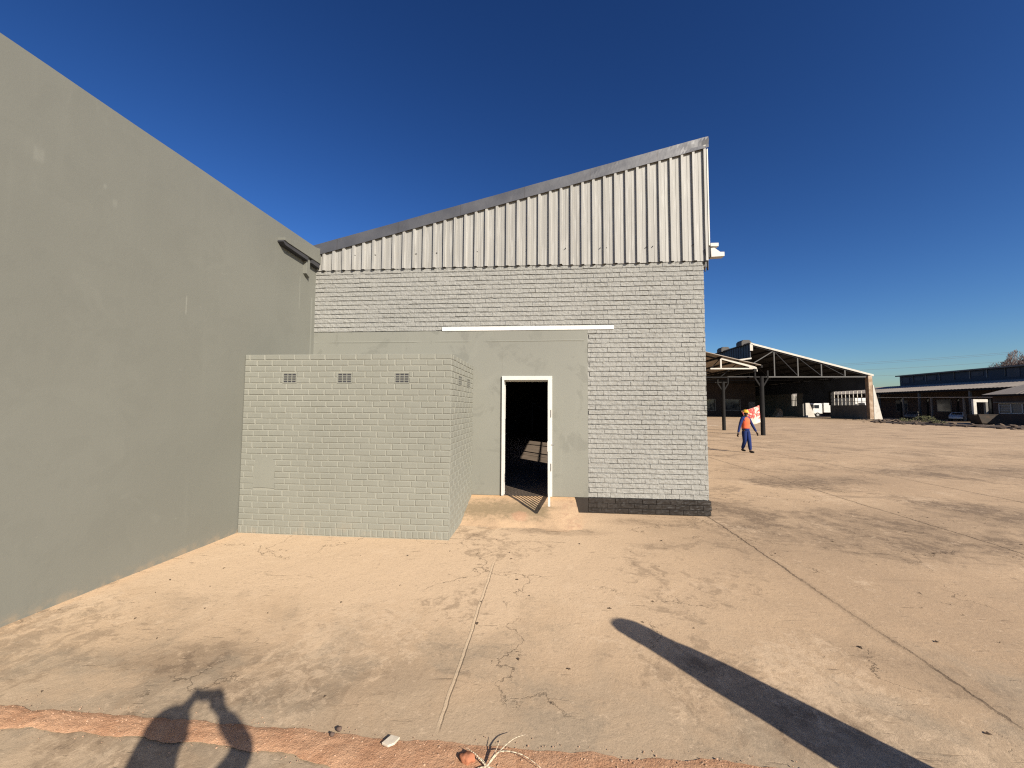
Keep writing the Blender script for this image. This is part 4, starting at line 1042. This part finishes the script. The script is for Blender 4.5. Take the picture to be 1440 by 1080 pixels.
def car(loc, rz, label, body):
    e = empty('parked_car', loc, label, 'car', 'cars parked under the carport', rz, absolute=False)
    b = MB(); n_ = 13
    prof_ = [(-2.05, .45, .62), (-1.95, .40, .75), (-1.1, .36, .92), (-.95, .36, .95), (-.35, .36, 1.38), (.2, .36, 1.45), (.9, .36, 1.40), (1.35, .36, 1.02), (1.95, .4, .95), (2.05, .45, .7)]
    vs, fs = [], []
    for y, lo, hi in prof_:
        wd = .84 if abs(y) < 1.9 else .74; tw = wd if hi < 1.1 else .62
        vs += [(-wd, y, lo), (-wd, y, min(hi, .9)), (-tw, y, hi), (tw, y, hi), (wd, y, min(hi, .9)), (wd, y, lo)]
    for i in range(len(prof_) - 1):
        for k_ in range(6): fs.append((i * 6 + k_, i * 6 + (k_ + 1) % 6, (i + 1) * 6 + (k_ + 1) % 6, (i + 1) * 6 + k_))
    fs += [tuple(range(6)), tuple(range(len(vs) - 6, len(vs)))[::-1]]
    b.add(vs, fs); b.build('body', body, e, bevel=.04)
    MB().add([(-.62, -.90, .98), (.62, -.90, .98), (.56, -.42, 1.36), (-.56, -.42, 1.36), (-.62, -.85, .95), (.62, -.85, .95), (.56, -.36, 1.33), (-.56, -.36, 1.33)],
             [(0, 1, 2, 3), (7, 6, 5, 4), (0, 4, 5, 1), (1, 5, 6, 2), (2, 6, 7, 3), (3, 7, 4, 0)]).build('windscreen', M['glass'], e)
    for sx in (-1, 1):
        MB().prism([(-.6, .96), (-.28, 1.32), (.85, 1.34), (1.2, 1.0)], 0, sx * .70, sx * .80).build('side_window', M['glass'], e)
        MB().box(sx * .5, sx * .76, -2.04, -1.92, .62, .74).build('headlight', M['rim'], e)
        for y in (-1.3, 1.3): wheel(e, (sx * .78, y, .31), .31, .2)
    return e
car((66.2, 69.4, 0), R(-50), 'small white car parked under the carport beside the portal frame', M['truckwhite'])
car((66.5, 77.5, 0), R(-50), 'pale grey car parked deep in the carport shade', M['grey_plaster_far'])
sk = empty('skip_bin', (54, 53.5, 0), 'dark rusty steel skip standing in front of the white portal frame', 'skip')
k_ = MB(); k_.prism([(56.35, .2), (58.1, .15), (58.4, 1.35), (56.0, 1.3)], 1, 56.2, 57.5) ; k_.v = [(p[0] - 3.2, p[1] - 3.3, p[2] * .92) for p in k_.v]; k_.build('bin', M['rust'], sk, bevel=.03)
MB().box(52.75, 55.25, 52.85, 54.25, 1.24, 1.31).build('rim', M['rust'], sk)
for x in (56.6, 57.8): MB().box(x - 3.26, x - 3.14, 53.0, 54.1, 0, .18).build('skid', M['rust'], sk)

# ------------------------------------------------------------------ earth bank with rubble and weeds along the yard edge
bk = MB()
nb = 150
def bpt(t, v):
    y = 34 + 27 * t; x = 46.6 + .6 * nz(t * 9, 1, 0) + (v - .5) * 3.0 + 3.2 * max(0, t - .75) * 4 * .4
    h = .30 * math.sin(math.pi * v) ** .6 * (.85 + .35 * nz(x, y, 0, .5)) if 0 < v < 1 else -.05
    return (x, y, max(-.05, h + .05 * nz(x, y, 4, 2.5) * math.sin(math.pi * v)))
bk.grid([i / nb for i in range(nb + 1)], [i / 10 for i in range(11)], bpt)
tag(bk.build('earth_bank', M['bank']), 'low dark bank of earth along the far edge of the yard', kind='structure')
rb = MB(); rg = random.Random(9)
for i in range(120):
    t = rg.random(); v = rg.uniform(-.6, 1.1); p = bpt(min(1, t), min(1, max(0, v)))
    rr_ = rg.choice((.08, .12, .15, .2, .28))
    rb.blob((p[0] - (1.5 if v < 0 else 0) * rg.random(), p[1], max(0, p[2]) + rr_ * .15), rr_, 1.2, 1.2, .6, .5, i, 1)
for i in range(60):
    p = (58.5 + rg.gauss(-2.5, 2.2), 75 + rg.gauss(-2.0, 1.6), .0); rb.blob(p, rg.choice((.08, .12, .2, .3)), 1.3, 1.2, .5, .5, i, 1)
tag(rb.build('rubble', M['bank']), 'broken rubble scattered along the earth bank', kind='stuff')
def weed(x, y, r, h, label, n_=420, seed=0):
    rg = random.Random(seed); e = empty('weed_bush', (x, y, 0), label, 'bush', 'weed bushes on the earth bank')
    s_ = MB()
    for i in range(16):
        a = rg.uniform(0, 6.28); d_ = rg.random() * r; s_.tube((x + .2 * math.cos(a), y + .2 * math.sin(a), .2), (x + d_ * math.cos(a), y + d_ * math.sin(a), h * rg.uniform(.5, 1)), .02, .008, 5)
    s_.build('stem', M['bark'], e)
    f_ = MB()
    for i in range(n_):
        a = rg.uniform(0, 6.28); d_ = math.sqrt(rg.random()) * r * (.8 + .3 * math.sin(a * 3 + seed)); zz = rg.random() ** .8 * h * (1 - .55 * (d_ / r) ** 2)
        c = Vector((x + d_ * math.cos(a), y + d_ * math.sin(a), .15 + zz)); u_ = Vector((rg.gauss(0, 1), rg.gauss(0, 1), rg.gauss(0, 1))).normalized(); w_ = u_.orthogonal().normalized(); l = rg.uniform(.05, .12)
        f_.add([c - u_ * l, c + w_ * l * .4, c + u_ * l, c - w_ * l * .4], [(0, 1, 2, 3)])
    f_.build('foliage', M['weed'], e)
weed(47.6, 53.8, 1.3, .95, 'largest dry green weed bush on the earth bank', 700, 1)
weed(49.0, 58.5, .9, .55, 'low straggly weed bush behind the larger one on the bank', 380, 2)
weed(46.4, 51.0, .8, .45, 'small flat weed bush nearest the dark skip', 300, 3)

# ------------------------------------------------------------------ bare trees behind the long warehouse
def bare_tree(loc, h, w, label, seed):
    rg = random.Random(seed); e = empty('bare_tree', loc, label, 'tree', 'bare trees behind the long warehouse')
    segs = []
    def grow(p, d, l, r, lev):
        q = p + d * l
        segs.append((p, q, r, lev))
        if lev >= 9: return
        for i in range(3 if lev in (1, 2, 3, 5, 6, 7) else 2):
            ax = Vector((rg.gauss(0, 1), rg.gauss(0, 1), rg.gauss(0, .5))).normalized()
            nd = (d + ax * rg.uniform(.5, .95) + Vector((0, 0, .06))).normalized()
            grow(q, nd, l * rg.uniform(.66, .86), r * .6, lev + 1)
    grow(Vector((0, 0, 0)), Vector((0, 0, 1)), 1.0, .1, 0)
    zt = sorted(q.z for _, q, _, _ in segs)[-int(len(segs) * .10)]; xt = sorted(abs(q.x) for _, q, _, _ in segs)[-int(len(segs) * .03)]
    tr_, cr = MB(), MB(); o = Vector(loc)
    S = lambda p: o + Vector((p.x / xt * w, p.y / xt * w, p.z / zt * h))
    for p, q, r, lev in segs:
        r = r * h / 5
        (tr_ if lev < 3 else cr).tube(S(p), S(q), max(r, .024), max(r * .65, .02), 6 if lev < 3 else 3, cap=False)
    tr_.build('trunk', M['bark'], e); cr.build('crown', M['twig'], e)
bare_tree((127.3, 120, 0), 14.9, 3.9, 'bare twiggy tree with low rounded crown behind the warehouse', 3)
bare_tree((134.4, 121, 0), 15.9, 4.6, 'taller bare twiggy tree with broader crown behind the warehouse', 6)

# ------------------------------------------------------------------ power line
for (x, label) in ((84.0, 'wooden power pole hidden behind the large open shed'), (180.0, 'wooden power pole far beyond the bare trees')):
    y = 128 if x < 100 else 118; hh = 15.6 if x < 100 else 24
    p_ = empty('power_pole', (x, y, 0), label, 'pole', 'power poles')
    MB().tube((x, y, -.2), (x, y, hh), .17, .11, 10).build('post', M['bark'], p_); MB().bar((x, y - 1.2, hh - .4), (x, y + 1.2, hh - .4), .14).build('crossarm', M['bark'], p_)
wires = ((15.2, 23.6, -1.1, 'topmost grey power cable over the long warehouse'), (14.9, 23.2, 1.1, 'second grey power cable just below the topmost'), (13.2, 20.6, 0, 'third grey power cable midway down the sky strip'), (11.4, 17.8, 0, 'lowest grey power cable just above the warehouse roofs'))
for za, zb, dy, label in wires:
    pts = []
    for i in range(25):
        t = i / 24; pts.append((84 + 96 * t, 128 + dy - 10 * t, za + (zb - za) * t - 2.2 * math.sin(math.pi * t) ** 1 * .5))
    w_ = MB().path(pts, .022, 5)
    tag(w_.build('power_cable', M['cable']), label, 'cable', 'power cables')

# ------------------------------------------------------------------ light, sky, camera
EL, AZ = R(29.6), R(41.0)          # sun stands behind the camera to the right; light travels towards (-sin AZ, cos AZ)
sun = bpy.data.lights.new('sun', 'SUN'); sun.energy = 5.0; sun.angle = R(.53); sun.color = (1.0, .91, .765)
so = bpy.data.objects.new('sun', sun); COL.objects.link(so); so.location = (20, -20, 30)
d = Vector((-math.sin(AZ) * math.cos(EL), math.cos(AZ) * math.cos(EL), -math.sin(EL)))
so.rotation_euler = d.to_track_quat('-Z', 'Y').to_euler()
w = bpy.data.worlds.new('World'); scene.world = w; w.use_nodes = True
nt = w.node_tree; bg = nt.nodes['Background']
sky = nt.nodes.new('ShaderNodeTexSky'); sky.sky_type = 'NISHITA'; sky.sun_disc = False
sky.sun_elevation = EL
sky.sun_rotation = math.atan2(-d.x, -d.y)
sky.altitude = 1400; sky.air_density = 1.25; sky.dust_density = 2.5; sky.ozone_density = 4.0
hs = nt.nodes.new('ShaderNodeHueSaturation'); hs.inputs['Saturation'].default_value = 1.14; hs.inputs['Hue'].default_value = .504; hs.inputs['Value'].default_value = .594
gm = nt.nodes.new('ShaderNodeGamma'); gm.inputs['Gamma'].default_value = 1.5
nt.links.new(sky.outputs[0], hs.inputs['Color']); nt.links.new(hs.outputs[0], gm.inputs['Color']); nt.links.new(gm.outputs[0], bg.inputs['Color'])
bg.inputs['Strength'].default_value = .062
cam = bpy.data.cameras.new('camera'); cam.sensor_fit = 'HORIZONTAL'; cam.sensor_width = 36; cam.lens = 36 * f_px / 1440
cam.clip_start = .005; cam.clip_end = 4000
co = bpy.data.objects.new('camera', cam); COL.objects.link(co)
mw = Matrix((r2, u2, -fw)).transposed().to_4x4(); mw.translation = Vector((0, 0, CH)); co.matrix_world = mw
scene.camera = co
scene.cycles.use_denoising = False; scene.cycles.use_adaptive_sampling = False; scene.cycles.sample_clamp_indirect = .6; scene.cycles.filter_width = 1.2
scene.view_settings.view_transform = 'Standard'; scene.view_settings.look = 'None'
scene.view_settings.exposure = .88; scene.view_settings.gamma = 1
for o in bpy.data.objects:
    if '_abs' in o: del o['_abs']
